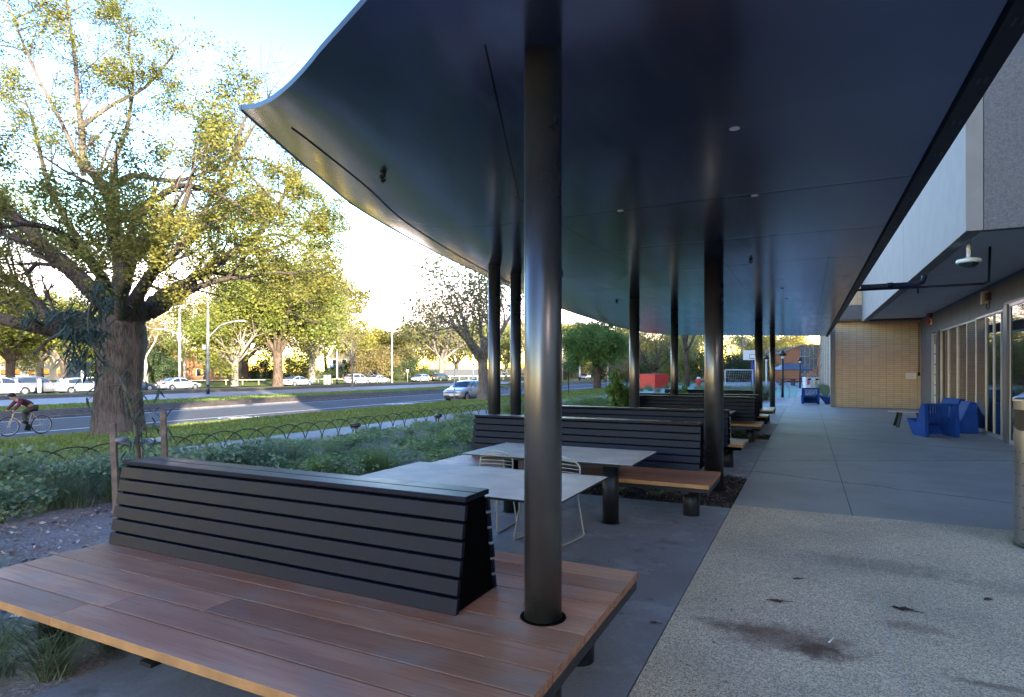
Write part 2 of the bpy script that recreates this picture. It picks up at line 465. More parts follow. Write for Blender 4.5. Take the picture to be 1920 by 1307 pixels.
# ------------------------------------------------------------------ mesh helpers
class MB:
    def __init__(self):
        self.v = []; self.f = []; self.m = []; self.s = []
    def add(self, verts, faces, mi=0, smooth=False):
        o = len(self.v)
        self.v += [tuple(q) for q in verts]
        for f in faces:
            self.f.append(tuple(i + o for i in f)); self.m.append(mi); self.s.append(smooth)
    def box(self, x0, x1, y0, y1, z0, z1, mi=0, T=None):
        vs = [Vector((x, y, z)) for z in (z0, z1) for y in (y0, y1) for x in (x0, x1)]
        if T is not None:
            vs = [T @ q for q in vs]
        self.add(vs, [(0, 2, 3, 1), (4, 5, 7, 6), (0, 1, 5, 4), (2, 6, 7, 3), (0, 4, 6, 2), (1, 3, 7, 5)], mi)
    def bar(self, a, b, w, h, mi=0, up=(0, 0, 1)):
        a = Vector(a); b = Vector(b); d = (b - a).normalized(); u = Vector(up)
        s = d.cross(u)
        if s.length < 1e-4:
            s = d.cross(Vector((1, 0, 0)))
        s.normalize(); u = s.cross(d)
        vs = []
        for p in (a, b):
            for (i, j) in ((-1, -1), (1, -1), (1, 1), (-1, 1)):
                vs.append(p + s * (w / 2 * i) + u * (h / 2 * j))
        self.add(vs, [(3, 2, 1, 0), (4, 5, 6, 7), (0, 1, 5, 4), (1, 2, 6, 5), (2, 3, 7, 6), (3, 0, 4, 7)], mi)
    def tube(self, pts, r, n=8, mi=0, cap=True, closed=False):
        pts = [Vector(p) for p in pts]
        k = len(pts)
        rs = r if isinstance(r, (list, tuple)) else [r] * k
        prev = None; vs = []
        for i, p in enumerate(pts):
            if closed:
                d = pts[(i + 1) % k] - pts[i - 1]
            else:
                d = pts[min(i + 1, k - 1)] - pts[max(i - 1, 0)]
            if d.length < 1e-9: d = Vector((0, 0, 1))
            d.normalize()
            if prev is None:
                s = d.cross(Vector((0, 0, 1)))
                if s.length < 0.05: s = d.cross(Vector((1, 0, 0)))
            else:
                s = prev - d * prev.dot(d)
                if s.length < 1e-4: s = d.cross(Vector((1, 0, 0)))
            s.normalize(); prev = s
            t = d.cross(s)
            for j in range(n):
                a = 2 * math.pi * j / n
                vs.append(p + (s * math.cos(a) + t * math.sin(a)) * rs[i])
        fs = []
        for i in range(k if closed else k - 1):
            i2 = (i + 1) % k
            for j in range(n):
                fs.append((i * n + j, i * n + (j + 1) % n, i2 * n + (j + 1) % n, i2 * n + j))
        self.add(vs, fs, mi, True)
        if cap and not closed:
            o = len(self.v) - len(vs)
            self.f.append(tuple(o + j for j in reversed(range(n)))); self.m.append(mi); self.s.append(False)
            self.f.append(tuple(o + (k - 1) * n + j for j in range(n))); self.m.append(mi); self.s.append(False)
    def cyl(self, x, y, z0, z1, r, n=24, mi=0, r2=None):
        self.tube([(x, y, z0), (x, y, z1)], [r, r if r2 is None else r2], n, mi)
    def prism(self, poly, a, b, axis='x', mi=0):
        # poly of 2D points extruded from a to b along axis (other two axes in order)
        def P(q, t):
            if axis == 'x': return (t, q[0], q[1])
            if axis == 'y': return (q[0], t, q[1])
            return (q[0], q[1], t)
        n = len(poly)
        vs = [P(q, a) for q in poly] + [P(q, b) for q in poly]
        fs = [tuple(range(n))[::-1], tuple(range(n, 2 * n))]
        for i in range(n):
            j = (i + 1) % n
            fs.append((i, j, n + j, n + i))
        self.add(vs, fs, mi)
    def lathe(self, prof, x=0, y=0, n=24, mi=0):
        vs = []; fs = []
        for (r, z) in prof:
            for j in range(n):
                a = 2 * math.pi * j / n
                vs.append((x + r * math.cos(a), y + r * math.sin(a), z))
        for i in range(len(prof) - 1):
            for j in range(n):
                fs.append((i * n + j, i * n + (j + 1) % n, (i + 1) * n + (j + 1) % n, (i + 1) * n + j))
        self.add(vs, fs, mi, True)
    def sphere(self, c, r, n=12, m=8, mi=0, sc=(1, 1, 1)):
        pr = [(max(1e-4, math.sin(math.pi * i / m)), -math.cos(math.pi * i / m)) for i in range(m + 1)]
        vs = []; fs = []
        for (q, z) in pr:
            for j in range(n):
                a = 2 * math.pi * j / n
                vs.append((c[0] + r * q * math.cos(a) * sc[0], c[1] + r * q * math.sin(a) * sc[1], c[2] + r * z * sc[2]))
        for i in range(m):
            for j in range(n):
                fs.append((i * n + j, i * n + (j + 1) % n, (i + 1) * n + (j + 1) % n, (i + 1) * n + j))
        self.add(vs, fs, mi, True)
    def xf(self, T):
        self.v = [tuple(T @ Vector(q)) for q in self.v]
        return self
    def build(self, name, mats, parent=None, bevel=0.0, fix=True):
        me = bpy.data.meshes.new(name)
        me.from_pydata(self.v, [], self.f)
        if not isinstance(mats, (list, tuple)): mats = [mats]
        for m in mats: me.materials.append(m)
        me.polygons.foreach_set('material_index', self.m)
        me.polygons.foreach_set('use_smooth', self.s)
        if fix:
            import bmesh
            b = bmesh.new(); b.from_mesh(me)
            bmesh.ops.recalc_face_normals(b, faces=b.faces)
            b.to_mesh(me); b.free()
        me.update()
        o = bpy.data.objects.new(name, me)
        C.objects.link(o)
        if parent is not None: o.parent = parent
        if bevel:
            md = o.modifiers.new("bevel", 'BEVEL')
            md.width = bevel; md.segments = 2; md.limit_method = 'ANGLE'; md.angle_limit = math.radians(50)
        return o

def raw_mesh(name, verts, faces4, mats, parent=None, smooth=False):
    """numpy quads -> object, quick for leaves"""
    me = bpy.data.meshes.new(name)
    nv = len(verts); nf = len(faces4); k = faces4.shape[1]
    me.vertices.add(nv); me.loops.add(nf * k); me.polygons.add(nf)
    me.vertices.foreach_set('co', np.asarray(verts, np.float32).ravel())
    me.loops.foreach_set('vertex_index', faces4.astype(np.int32).ravel())
    me.polygons.foreach_set('loop_start', np.arange(0, nf * k, k, dtype=np.int32))
    me.polygons.foreach_set('loop_total', np.full(nf, k, np.int32))
    if smooth: me.polygons.foreach_set('use_smooth', np.ones(nf, bool))
    me.materials.append(mats)
    me.update(calc_edges=True)
    o = bpy.data.objects.new(name, me)
    C.objects.link(o)
    if parent is not None: o.parent = parent
    return o

def tag(o, label=None, cat=None, group=None, kind=None):
    if label: o['label'] = label
    if cat: o['category'] = cat
    if group: o['group'] = group
    if kind: o['kind'] = kind
    return o

def empty(name, loc=(0, 0, 0), rz=0.0, label=None, cat=None, group=None):
    o = bpy.data.objects.new(name, None)
    o.empty_display_size = 0.2
    C.objects.link(o)
    o.location = loc; o.rotation_euler = (0, 0, rz)
    return tag(o, label, cat, group)

def copy_tree(root, loc, rz=None, label=None, group=None, scale=None):
    r = root.copy(); C.objects.link(r); r.location = loc
    if rz is not None: r.rotation_euler = (0, 0, rz)
    if scale is not None: r.scale = (scale, scale, scale) if isinstance(scale, (int, float)) else scale
    if label: r['label'] = label
    if group: r['group'] = group
    for ch in list(root.children):
        c = ch.copy(); C.objects.link(c); c.parent = r
        for g in list(ch.children):
            d = g.copy(); C.objects.link(d); d.parent = c
    return r

def struct(o):
    o['kind'] = 'structure'
    return o

def stuff(o, label=None, cat=None):
    o['kind'] = 'stuff'
    return tag(o, label, cat)

def sheet(name, x0, x1, y0, y1, z, m, nx=1, ny=1, zf=None):
    b = MB(); vs = []; fs = []
    for j in range(ny + 1):
        for i in range(nx + 1):
            x = x0 + (x1 - x0) * i / nx; y = y0 + (y1 - y0) * j / ny
            vs.append((x, y, z if zf is None else zf(x, y)))
    for j in range(ny):
        for i in range(nx):
            a = j * (nx + 1) + i
            fs.append((a, a + 1, a + nx + 2, a + nx + 1))
    b.add(vs, fs, 0, zf is not None)
    return struct(b.build(name, m, fix=False))
# ------------------------------------------------------------------ ground, road, paving
RZ = -0.65                      # road level
def lawn_z(x):
    t = min(1, max(0, (-12.6 - x) / 10.2))
    return -0.05 - 0.45 * t
sheet("ground", -600, 500, -300, 900, -1.2, M['dirt'])
sheet("parkland", -400, -70.2, -120, 500, -0.55, M['lawn'], 24, 24, lambda x, y: -0.55 + 0.12 * math.sin(x * 0.13) * math.sin(y * 0.09))
sheet("lawn", -22.8, -12.62, -60, 300, 0, M['lawn'], 14, 90, lambda x, y: lawn_z(x) + 0.03 * math.sin(y * 0.6 + x))
sheet("footpath", -12.62, -11.15, -60, 300, -0.03, M['footpath'])
sheet("garden_bed", -11.15, -3.62, -30, 31.4, -0.05, M['mulch'], 60, 220, lambda x, y: -0.045 + 0.028 * math.sin(x * 3.1 + y) * math.sin(y * 2.3 - x * 1.7) + 0.02 * math.sin(x * 7 + 2 * y))
sheet("garden_bed_far", -11.15, -4.0, 31.4, 300, -0.06, M['lawn'])
b = MB(); b.box(-23.0, -22.8, -60, 300, -0.9, -0.515, 0); struct(b.build("near_kerb", M['kerb']))
sheet("road", -33.3, -23.0, -60, 400, RZ, M['asphalt'])
b = MB(); b.box(-33.5, -33.3, -60, 400, -0.9, RZ + 0.10, 0); struct(b.build("median_kerb", M['kerb']))
def med_z(x, y):
    d = -33.5 - x
    return RZ + 0.08 + 0.27 * min(1, max(0, d / 1.2)) - 0.33 * min(1, max(0, (d - 2) / 9.8)) + 0.015 * math.sin(x * 1.3 + y * 0.7)
sheet("median_bank", -34.9, -33.5, -60, 400, 0, M['dirt'], 4, 160, med_z)
sheet("median_lawn", -45.6, -34.9, -60, 400, 0, M['lawn'], 20, 160, med_z)
sheet("tram_road", -55.5, -45.6, -60, 400, -0.60, M['road2'])
def ver_z(x, y):
    return -0.60 + 0.26 * min(1, max(0, (-55.5 - x) / 1.2)) - 0.14 * max(0, min(1, (-58.5 - x) / 5.0))
sheet("verge_bank", -56.8, -55.5, -60, 400, 0, M['dirt'], 4, 80, ver_z)
sheet("verge_lawn", -63.5, -56.8, -60, 400, 0, M['lawn'], 10, 80, ver_z)
sheet("service_road", -70.2, -63.5, -60, 400, -0.62, M['asphalt'])
# painted lines
def stripe(name, x, wd, y0, y1):
    return sheet(name, x - wd / 2, x + wd / 2, y0, y1, RZ + 0.004, M['marking'])
stripe("lane_line", -24.0, 0.13, 15.2, 300)
stripe("lane_line", -24.0, 0.13, -30, 12.6)
stripe("lane_line", -26.3, 0.14, -30, 300)
stripe("lane_line", -32.7, 0.14, -30, 300)
b = MB()
for y0 in (13.6, 11.2):
    b.box(-24.06, -23.94, y0 - 0.2, y0 + 1.3, RZ + 0.001, RZ + 0.005)
struct(b.build("lane_dashes", M['marking']))
# painted bicycle symbols in the bike lane and a hatch beside the car
def bike_symbol(yc):
    b = MB(); z = RZ + 0.010; x = -25.15
    def ring(cy, cx, r):
        vs = []; n = 20
        for k in range(n):
            a = 2 * math.pi * k / n
            vs += [(cx + r * math.cos(a), cy + r * 1.7 * math.sin(a), z), (cx + (r - 0.09) * math.cos(a), cy + (r - 0.09) * 1.7 * math.sin(a), z)]
        b.add(vs, [(2 * k, 2 * ((k + 1) % n), 2 * ((k + 1) % n) + 1, 2 * k + 1) for k in range(n)])
    ring(yc, x - 0.45, 0.32); ring(yc, x + 0.45, 0.32)
    for (p, q) in (((-0.45, 0), (-0.15, 0.8)), ((-0.15, 0.8), (0.3, 0.75)), ((0.3, 0.75), (0.45, 0)), ((-0.15, 0.8), (0.05, 0.1)), ((0.05, 0.1), (0.3, 0.75)), ((-0.45, 0), (0.05, 0.1)), ((0.15, 1.1), (0.45, 1.1))):
        b.bar((x + p[0], yc + p[1], z), (x + q[0], yc + q[1], z), 0.09, 0.004)
    struct(b.build("bicycle_symbol", M['marking']))
bike_symbol(20.5)
bike_symbol(34.2)
b = MB()
b.bar((-26.2, 33.5, RZ + 0.008), (-24.3, 38.5, RZ + 0.008), 0.14, 0.004)
b.bar((-25.7, 33.0, RZ + 0.008), (-23.4, 37.0, RZ + 0.008), 0.14, 0.004)
struct(b.build("chevron_marking", M['marking']))

# seating slabs with soil between, walkway
for (y0, y1) in ((-1.0, 7.85), (10.42, 15.95), (17.3, 31.5)):
    b = MB(); b.box(-3.62, -0.845, y0, y1, -0.25, 0.0); struct(b.build("seating_slab", M['slab']))
for (y0, y1) in ((7.85, 10.42), (15.95, 17.3)):
    sheet("soil_strip", -3.62, -0.845, y0, y1, -0.05, M['soil'], 24, 22, lambda x, y: -0.04 + 0.022 * math.sin(x * 5.1 + y * 3) * math.sin(y * 6.3 - x * 2))
b = MB(); b.box(-0.835, 9.0, -6.0, 8.06, -0.25, 0.002); struct(b.build("aggregate_walkway", M['aggregate']))
b = MB(); b.box(-0.835, 4.3, 8.064, 31.5, -0.25, 0.0); struct(b.build("smooth_walkway", M['paving']))
b = MB(); b.box(-0.65, 2.0, 31.5, 43.0, -0.25, -0.004); struct(b.build("smooth_walkway_end", M['paving']))
b = MB(); b.box(-4.0, -0.66, 31.5, 42.0, -0.25, -0.004); struct(b.build("pale_path", M['pathpale']))
b = MB(); b.box(-0.65, 2.0, 43.0, 80, -0.25, -0.006); struct(b.build("pale_path_far", M['pathpale']))
b = MB(); b.box(-13.0, -0.66, 42.0, 68.0, -0.25, 0.0); struct(b.build("sports_court", M['court']))
sheet("plaza_far", -13.0, 20, 68.0, 130, -0.05, M['pathpale'])

# ------------------------------------------------------------------ canopy
def catmull(P, n):
    P = [Vector(p) for p in P]; out = []
    for i in range(len(P) - 1):
        p0 = P[max(i - 1, 0)]; p1 = P[i]; p2 = P[i + 1]; p3 = P[min(i + 2, len(P) - 1)]
        for k in range(n):
            t = k / n
            out.append(0.5 * (2 * p1 + (p2 - p0) * t + (2 * p0 - 5 * p1 + 4 * p2 - p3) * t * t + (3 * p1 - p0 - 3 * p2 + p3) * t ** 3))
    out.append(P[-1]); return out
CZ = 3.30
key = [(-2.65, 2.54), (-2.72, 3.13), (-2.88, 3.87), (-3.11, 4.68), (-3.60, 6.05), (-4.10, 8.03), (-4.46, 9.82), (-4.92, 12.53), (-5.38, 15.31), (-5.90, 20.0), (-6.20, 25.5), (-5.8, 28.1)]
kdir = [(-0.88, 0.47), (-0.95, 0.30), (-1.0, 0.10), (-0.99, -0.08), (-0.97, -0.2), (-0.975, -0.2), (-0.98, -0.18), (-0.98, -0.16), (-0.985, -0.14), (-0.99, -0.1), (-0.99, -0.04), (-0.9, 0.2)]
cc = catmull([(x, y, 0) for x, y in key], 9)
cd = catmull([(x, y, 0) for x, y in kdir], 9)
canopy = empty("canopy", (-2.5, 15, CZ), 0, "large dark glossy curved canopy with upswept edge over the outdoor seats", "canopy")
svals = [0.12 * k for k in range(16)]
NI = 14
rows = []; total = len(cc) - 1
for k, (p, d) in enumerate(zip(cc, cd)):
    d = Vector((d.x, d.y, 0)).normalized(); yo = p.y; p = p - d * 0.5
    yi = 0.88 + (31.9 - 0.88) * ((yo - 2.54) / (28.2 - 2.54))
    inner = Vector((0.78, yi, 0))
    row = []
    for i in range(NI):
        q = inner.lerp(p, i / (NI - 1)); row.append((q.x, q.y, CZ))
    for s in svals[1:]:
        q = p + d * s; row.append((q.x, q.y, CZ + 0.108 * s * s))
    rows.append(row)
W = len(rows[0])
b = MB()
b.add([q for r in rows for q in r], [(i * W + j, i * W + j + 1, (i + 1) * W + j + 1, (i + 1) * W + j) for i in range(len(rows) - 1) for j in range(W - 1)], 0, True)
root_off = Matrix.Translation((2.5, -15, -CZ))
b.xf(root_off)
so = b.build("soffit", M['canopy'], canopy, fix=False)
so.data.flip_normals() if so.data.polygons[0].normal.z > 0 else None
b = MB()
def thick(i, j):
    e = min(1.0, i / 11.0)
    return 0.035 + 0.27 * e * (1.0 if j < NI else 1 - (j - NI + 1) / (W - NI))
top = [[(q[0], q[1], q[2] + thick(i, j)) for j, q in enumerate(r)] for i, r in enumerate(rows)]
b.add([q for r in top for q in r], [(i * W + j, i * W + j + 1, (i + 1) * W + j + 1, (i + 1) * W + j) for i in range(len(rows) - 1) for j in range(W - 1)], 0, True)
def skirt(lo, hi):
    n = len(lo)
    b.add(list(lo) + list(hi), [(i, i + 1, n + i + 1, n + i) for i in range(n - 1)], 0, False)
skirt(rows[0], top[0]); skirt(rows[-1], top[-1]); skirt([r[-1] for r in rows], [r[-1] for r in top]); skirt([r[0] for r in rows], [r[0] for r in top])
b.xf(root_off)
b.build("roof_sheet", M['roofskin'], canopy, fix=False)
# thin bead along the upswept lip and a joint cover just inside it
b = MB()
b.tube([Vector(r[-1]) + Vector((0, 0, 0.012)) for r in rows], 0.022, 6)
b.tube([Vector(r[NI + 9]) + Vector((0, 0, -0.004)) for r in rows[7:]], 0.004, 5, 1)
b.xf(root_off)
b.build("edge_bead", [M['canopy_edge'], M['black']], canopy)
b = MB()
b.box(0.80, 0.91, 0.80, 32.2, 3.275, 3.62, 0)
y = 2.2
while y < 31:
    for dx in (0.84, 0.875):
        b.box(dx - 0.006, dx + 0.006, y - 0.045, y + 0.045, 3.2715, 3.2755, 1)
    y += 0.62
b.xf(root_off)
b.build("edge_channel", [M['charcoal'], M['black']], canopy)
# columns
M['gap'] = mat("dark_gap", (0.004, 0.004, 0.004), 0.95, var=0.1, spec=0.02)
COLS = [(-1.20, 2.81, 0.19, "dark metal column rising through the deck of the nearest bench"),
        (-1.20, 9.05, 0.265, "thick dark metal column in the soil strip behind the second bench"),
        (-4.50, 8.55, 0.20, "slim dark column behind the left end of the second bench, nearest the road"),
        (-4.48, 9.30, 0.19, "slim dark column just right of another slim column, behind the second bench"),
        (-3.50, 13.45, 0.225, "dark column at the left end of the fourth bench, beside the leafy bush"),
        (-3.25, 16.75, 0.20, "slim dark column right of the red box, behind the fourth bench"),
        (-1.43, 21.5, 0.24, "dark column at the far double bench, left of two by the basketball hoop"),
        (-1.22, 25.9, 0.20, "farthest dark column, just left of the lamp post by the green court")]
for (x, y, d, lab) in COLS:
    root = empty("column", (x, y, 0), 0, lab, "column", "columns holding up the canopy")
    b = MB(); b.cyl(0, 0, -0.1, CZ + (0.0 if x > -4.4 else 0.09), d / 2, 40)
    b.build("shaft", M['bronze'], root)
    b = MB()
    zb = 0.452 if abs(y - 2.81) < 0.1 or abs(y - 21.5) < 0.1 else 0.0
    b.lathe([(d / 2 + 0.001, zb + 0.0022), (d / 2 + 0.022, zb + 0.002), (d / 2 + 0.022, zb)], n=40)
    b.build("gap_shade_ring", M['gap'], root)  # flat black ring stands in for the shaded gap round the shaft

# downlights and sprinklers under the canopy
def downlight(x, y, is_white, lab):
    r = empty("downlight", (x, y, CZ), 0, lab, "ceiling light", "round lights in the canopy soffit")
    b = MB(); b.lathe([(0.031, 0.0), (0.034, -0.004), (0.027, -0.005), (0.026, -0.002)], n=24); b.build("trim", M['white'] if is_white else M['black'], r)
    b = MB(); b.cyl(0, 0, -0.004, 0.0, 0.027, 24); b.build("lens", M['white'] if is_white else M['black'], r)
downlight(-0.43, 4.23, True, "white round ceiling light, largest and nearest in the dark canopy")
downlight(-0.43, 5.93, True, "white round ceiling light straight behind the largest one in the canopy")
downlight(-1.68, 5.91, True, "white round ceiling light left of the other two, right of the front column")
downlight(-0.43, 12.9, False, "black round ceiling fitting farther down the canopy, nearer of the pair")
downlight(-0.41, 14.8, False, "black round ceiling fitting farther down the canopy, farther of the pair")
def sprinkler(x, y, lab, z=CZ):
    b = MB(); b.cyl(0, 0, -0.012, 0.03, 0.028, 12); b.cyl(0, 0, -0.05, -0.012, 0.012, 8)
    b.bar((-0.038, 0, -0.03), (0.038, 0, -0.03), 0.012, 0.012); b.bar((0, -0.038, -0.03), (0, 0.038, -0.03), 0.012, 0.012)
    b.cyl(0, 0, -0.054, -0.05, 0.02, 10)
    o = b.build("sprinkler", M['black']); o.location = (x, y, z)
    tag(o, lab, "sprinkler", "fire sprinklers under the canopy")
sprinkler(-3.24, 4.12, "small black cross-shaped sprinkler nearest the upswept canopy corner", CZ + 0.055)
sprinkler(-3.65, 9.33, "small black sprinkler in the soffit just right of the front column")
sprinkler(-0.73, 9.36, "small black sprinkler in the soffit right of the thick column")
sprinkler(-3.95, 13.6, "small black sprinkler left of the column by the leafy bush")
sprinkler(-3.6, 18.5, "small black sprinkler between the red reflection and the slim column")

# ------------------------------------------------------------------ main building on the right
mb = empty("main_building", (4.3, 20, 0), 0, "grey university building with pale concrete fascia and a dark glazed shopfront", "building")
T = Matrix.Translation((-4.3, -20, 0))
ROTF = Matrix.Translation((4.3, 18.1, 0)) @ Matrix.Rotation(-0.012, 4, 'Z') @ Matrix.Translation((-4.3, -18.1, 0))
def bpart(b, name, mats, par=None, bevel=0.0):
    if name in ('window', 'pane', 'jamb', 'head_trim', 'side_window', 'wall'): b.xf(ROTF)
    return b.xf(T).build(name, mats, par or mb, bevel)
b = MB()
for (y0, y1) in ((11.42, 18.05), (18.07, 24.5), (24.52, 30.9)):
    b.box(2.20, 2.42, y0, y1, 3.84, 6.4)
bpart(b, "fascia_panel", M['concrete_light'], bevel=0.008)
b = MB(); b.box(2.42, 30, 11.60, 30.9, 4.02, 15); bpart(b, "upper_storey", M['wall_grey'])
b = MB(); b.box(2.43, 9.0, 11.43, 11.60, 3.84, 6.4)
agp = mat("rough_aggregate_panel", (0.17, 0.17, 0.175), 0.9, var=0.12, scale=34, bump=0.8, bscale=38, bdist=0.03, world=True)
bpart(b, "end_panel", agp)
b = MB(); b.box(2.42, 5.2, 11.60, 30.9, 3.95, 4.02); bpart(b, "soffit", M['soffit'])
b = MB(); b.box(4.3, 4.6, 6.0, 31.4, 3.16, 3.94); b.box(4.3, 4.6, 28.45, 31.4, 0, 3.158); bpart(b, "wall", M['wall_grey'])
b = MB(); b.box(5.5, 30, 6.0, 31.4, 0, 4.0); bpart(b, "interior_mass", M['black'])
b = MB(); b.prism([(9.0, 0.9), (30, -14.85), (30, 11.4), (9.0, 11.4)], 0, 15, 'z'); bpart(b, "unseen_shade_wing", M['pale_render'])  # unseen volume added, cut along the sun's path to edge the lit patch
b = MB(); b.prism([(9.0, -16.0), (12.0, -18.25), (12.0, -1.36), (9.0, 0.88)], 0, 6.7, 'z'); bpart(b, "unseen_shade_block", M['pale_render'])  # unseen low block added to keep low sun off seats and lawn
# window bays: outer frame, mullions, panes
def window(y0, y1, cuts, x, zt, fr=0.05, recess=0.0, mid=None):
    f = MB()
    f.box(x - 0.04, x + 0.10, y0, y1, zt, zt + fr); f.box(x - 0.04, x + 0.10, y0, y1, 0.0, 0.09)
    for c in [y0 + fr / 2] + list(cuts) + [y1 - fr / 2]:
        f.box(x - 0.034, x + 0.10, c - fr / 2, c + fr / 2, 0.09, zt)
    fo = bpart(f, "window", M['alu'], bevel=0.003)
    cs = [y0 + fr / 2] + list(cuts) + [y1 - fr / 2]
    for c0, c1 in zip(cs, cs[1:]):       # each light hangs a touch out of line, as door leaves do
        g = MB(); m_ = (c0 + c1) / 2; h_ = (c1 - c0) / 2 - fr / 2 + 0.004
        k_ = 0.042 if m_ < 22.6 else 0.004
        g.box(-0.006, 0.006, -h_, h_, 0.088, zt + 0.002)
        g.xf(Matrix.Translation((x + 0.012, m_, 0)) @ Matrix.Rotation(min(k_, 0.032 / h_), 4, 'Z'))
        bpart(g, "pane", [M['glass'], M['darkalu']], fo)
window(18.15, 21.08, (18.45, 19.17, 19.96), 4.28, 3.12)
window(21.10, 26.85, (22.53, 23.96, 25.45), 4.34, 3.12)
window(12.0, 17.55, (14.6,), 4.24, 3.16, 0.07)
for q in ((4.16, 4.42, 17.55, 17.80, 0, 3.22), (4.22, 4.40, 17.802, 18.148, 0, 3.16), (4.24, 4.40, 26.852, 27.398, 0, 3.16)):
    b = MB(); b.box(*q); bpart(b, "jamb", M['darkalu'], bevel=0.004)
b = MB(); b.box(4.24, 4.40, 12.0, 18.15, 3.235, 3.30); bpart(b, "head_trim", M['darkalu'])
# lace-like white strip of daylight down the narrow side window
f = MB(); f.box(4.26, 4.36, 27.4, 27.48, 0, 3.1); f.box(4.26, 4.36, 28.35, 28.45, 0, 3.1); f.box(4.26, 4.36, 27.48, 28.35, 3.04, 3.1); f.box(4.26, 4.36, 27.48, 28.35, 0, 0.08)
fo = bpart(f, "side_window", M['alu'])
g = MB(); g.box(4.33, 4.34, 27.48, 28.35, 0.08, 3.04, 0)
for k in range(6):
    g.box(4.322, 4.329, 27.82, 28.16, 0.35 + k * 0.40, 0.70 + k * 0.40, 1)
bpart(g, "pane", [M['glass'], M['white']], fo)

# brick end building
bb = empty("brick_building", (2.7, 31.5, 0), 0, "tan stack-bonded brick wing closing the end of the walkway", "building")
T = Matrix.Translation((-2.7, -31.5, 0))
def bpart2(b, name, mats, bevel=0.0):
    return b.xf(T).build(name, mats, bb, bevel)
b = MB(); b.box(1.18, 5.6, 31.52, 36, 0, 3.9); b.box(1.10, 5.6, 31.02, 36, 4.62, 15); bpart2(b, "wall", M['brick'])
b = MB(); b.box(1.06, 5.6, 30.98, 36, 3.98, 4.60); bpart2(b, "lintel_band", M['wall_grey'], 0.01)
b = MB(); b.box(1.12, 5.6, 31.0, 31.5, 3.90, 3.975); bpart2(b, "recess_soffit", mat("brown_soffit_board", (0.10, 0.06, 0.04), 0.7))
b = MB(); b.box(0.98, 1.175, 31.50, 31.85, 0, 3.9); bpart2(b, "pilaster", M['concrete_light'], 0.006)
finm = mat("cream_render_fin", (0.50, 0.46, 0.39), 0.8, var=0.06, world=True)
for y in (36.6, 40.5, 45, 51, 58, 67, 78):
    b = MB(); b.box(1.35, 1.95, y, y + 0.8, 0, 9.0); bpart2(b, "fin", finm)
b = MB(); b.box(2.0, 30, 36, 102, 0, 15); bpart2(b, "rear_wing", M['wall_grey'])
for y in (38, 42.4, 47.5, 54, 62):
    b = MB(); b.box(1.985, 1.998, y, y + 1.6, 1.0, 3.4); bpart2(b, "window", M['glass'])
# unseen block added behind the camera so its shadow falls over the forecourt
sb = empty("unseen_shade_building", (15, -20, 0), 0, "unseen grey block added for its shadow, across the gap behind the viewpoint", "building")
b = MB(); b.prism([(-10, 14.8), (-10, -30), (15, -30), (15, -3.95)], 0, 15, 'z'); b.build("wall", M['pale_render'], sb)

# fittings on the building
b = MB(); b.bar((0.96, 13.7, 3.34), (1.95, 13.7, 3.34), 0.075, 0.075); b.tube([(0.9, 13.7, 3.28), (2.9, 13.7, 3.28), (2.98, 13.7, 3.32), (3.0, 13.7, 3.95)], 0.022, 8)
b.tube([(1.45, 13.7, 3.34), (1.9, 13.7, 3.34), (1.97, 13.7, 3.37), (2.0, 13.7, 3.45), (2.0, 13.7, 3.50)], 0.045, 10)
b.cyl(1.9, 13.7, 3.16, 3.28, 0.014, 8); b.cyl(1.45, 13.7, 3.29, 3.39, 0.055, 10)
o = b.build("pipe", M['charcoal']); tag(o, "dark pipe with an elbow bridging from the canopy edge to the building soffit", "pipe")
cctv = empty("security_camera", (2.47, 12.6, 3.95), 0, "white dome security camera hanging from the soffit on a short stem", "security camera")
b = MB(); b.cyl(0, 0, -0.02, 0, 0.075, 20); b.cyl(0, 0, -0.34, -0.02, 0.034, 16, r2=0.03); b.build("stem", M['white'], cctv)
b = MB(); b.lathe([(0.03, -0.33), (0.06, -0.345), (0.165, -0.37), (0.178, -0.39), (0.178, -0.425), (0.15, -0.435), (0.0, -0.435)], n=28); b.build("housing", M['white'], cctv)
b = MB(); b.lathe([(0.14, -0.436), (0.13, -0.47), (0.09, -0.505), (0.0, -0.52)], n=24); b.build("dome", M['carglass'], cctv)
wl = empty("wall_box", (4.315, 19.9, 3.62), 0, "grey wall box with a curled cable above the shopfront windows", "wall fitting")
b = MB(); b.box(-0.15, -0.02, -0.09, 0.09, -0.17, 0.17); b.build("case", M['alu'], wl, 0.006)
b = MB(); b.box(-0.10, -0.001, -0.33, -0.10, -0.10, 0.10); b.tube([(-0.05, -0.1, -0.16), (-0.06, -0.12, -0.28), (-0.05, -0.2, -0.33), (-0.03, -0.28, -0.28), (-0.02, -0.28, -0.15)], 0.012, 6); b.build("bracket", M['black'], wl)
for (z, lab) in ((3.86, "round red alarm bell on the corner, upper of two"), (3.60, "small red alarm light with white base on the corner, lower of two")):
    r = empty("alarm", (4.42, 28.6, z), 0, lab, "alarm")
    b = MB(); b.box(-0.05, -0.001, -0.1, 0.1, -0.1, 0.1); b.build("base", M['white'] if z < 3.7 else M['black'], r, 0.004)
    b = MB(); b.sphere((-0.10, 0, 0), 0.10, 14, 8, sc=(0.8, 1, 1)); b.build("lens", M['red'], r)
pl = empty("wall_plaque", (4.12, 31.5, 1.45), 0, "small pale sign plate on the tan brick wall", "sign")
b = MB(); b.box(-0.20, 0.18, -0.022, -0.002, -0.13, 0.13); b.build("plate", M['white'], pl, 0.003)
b = MB()
for k in range(4): b.box(-0.15, 0.13 - 0.05 * (k % 2), -0.0255, -0.0225, 0.07 - k * 0.05, 0.083 - k * 0.05)
b.build("lettering", M['alu'], pl)
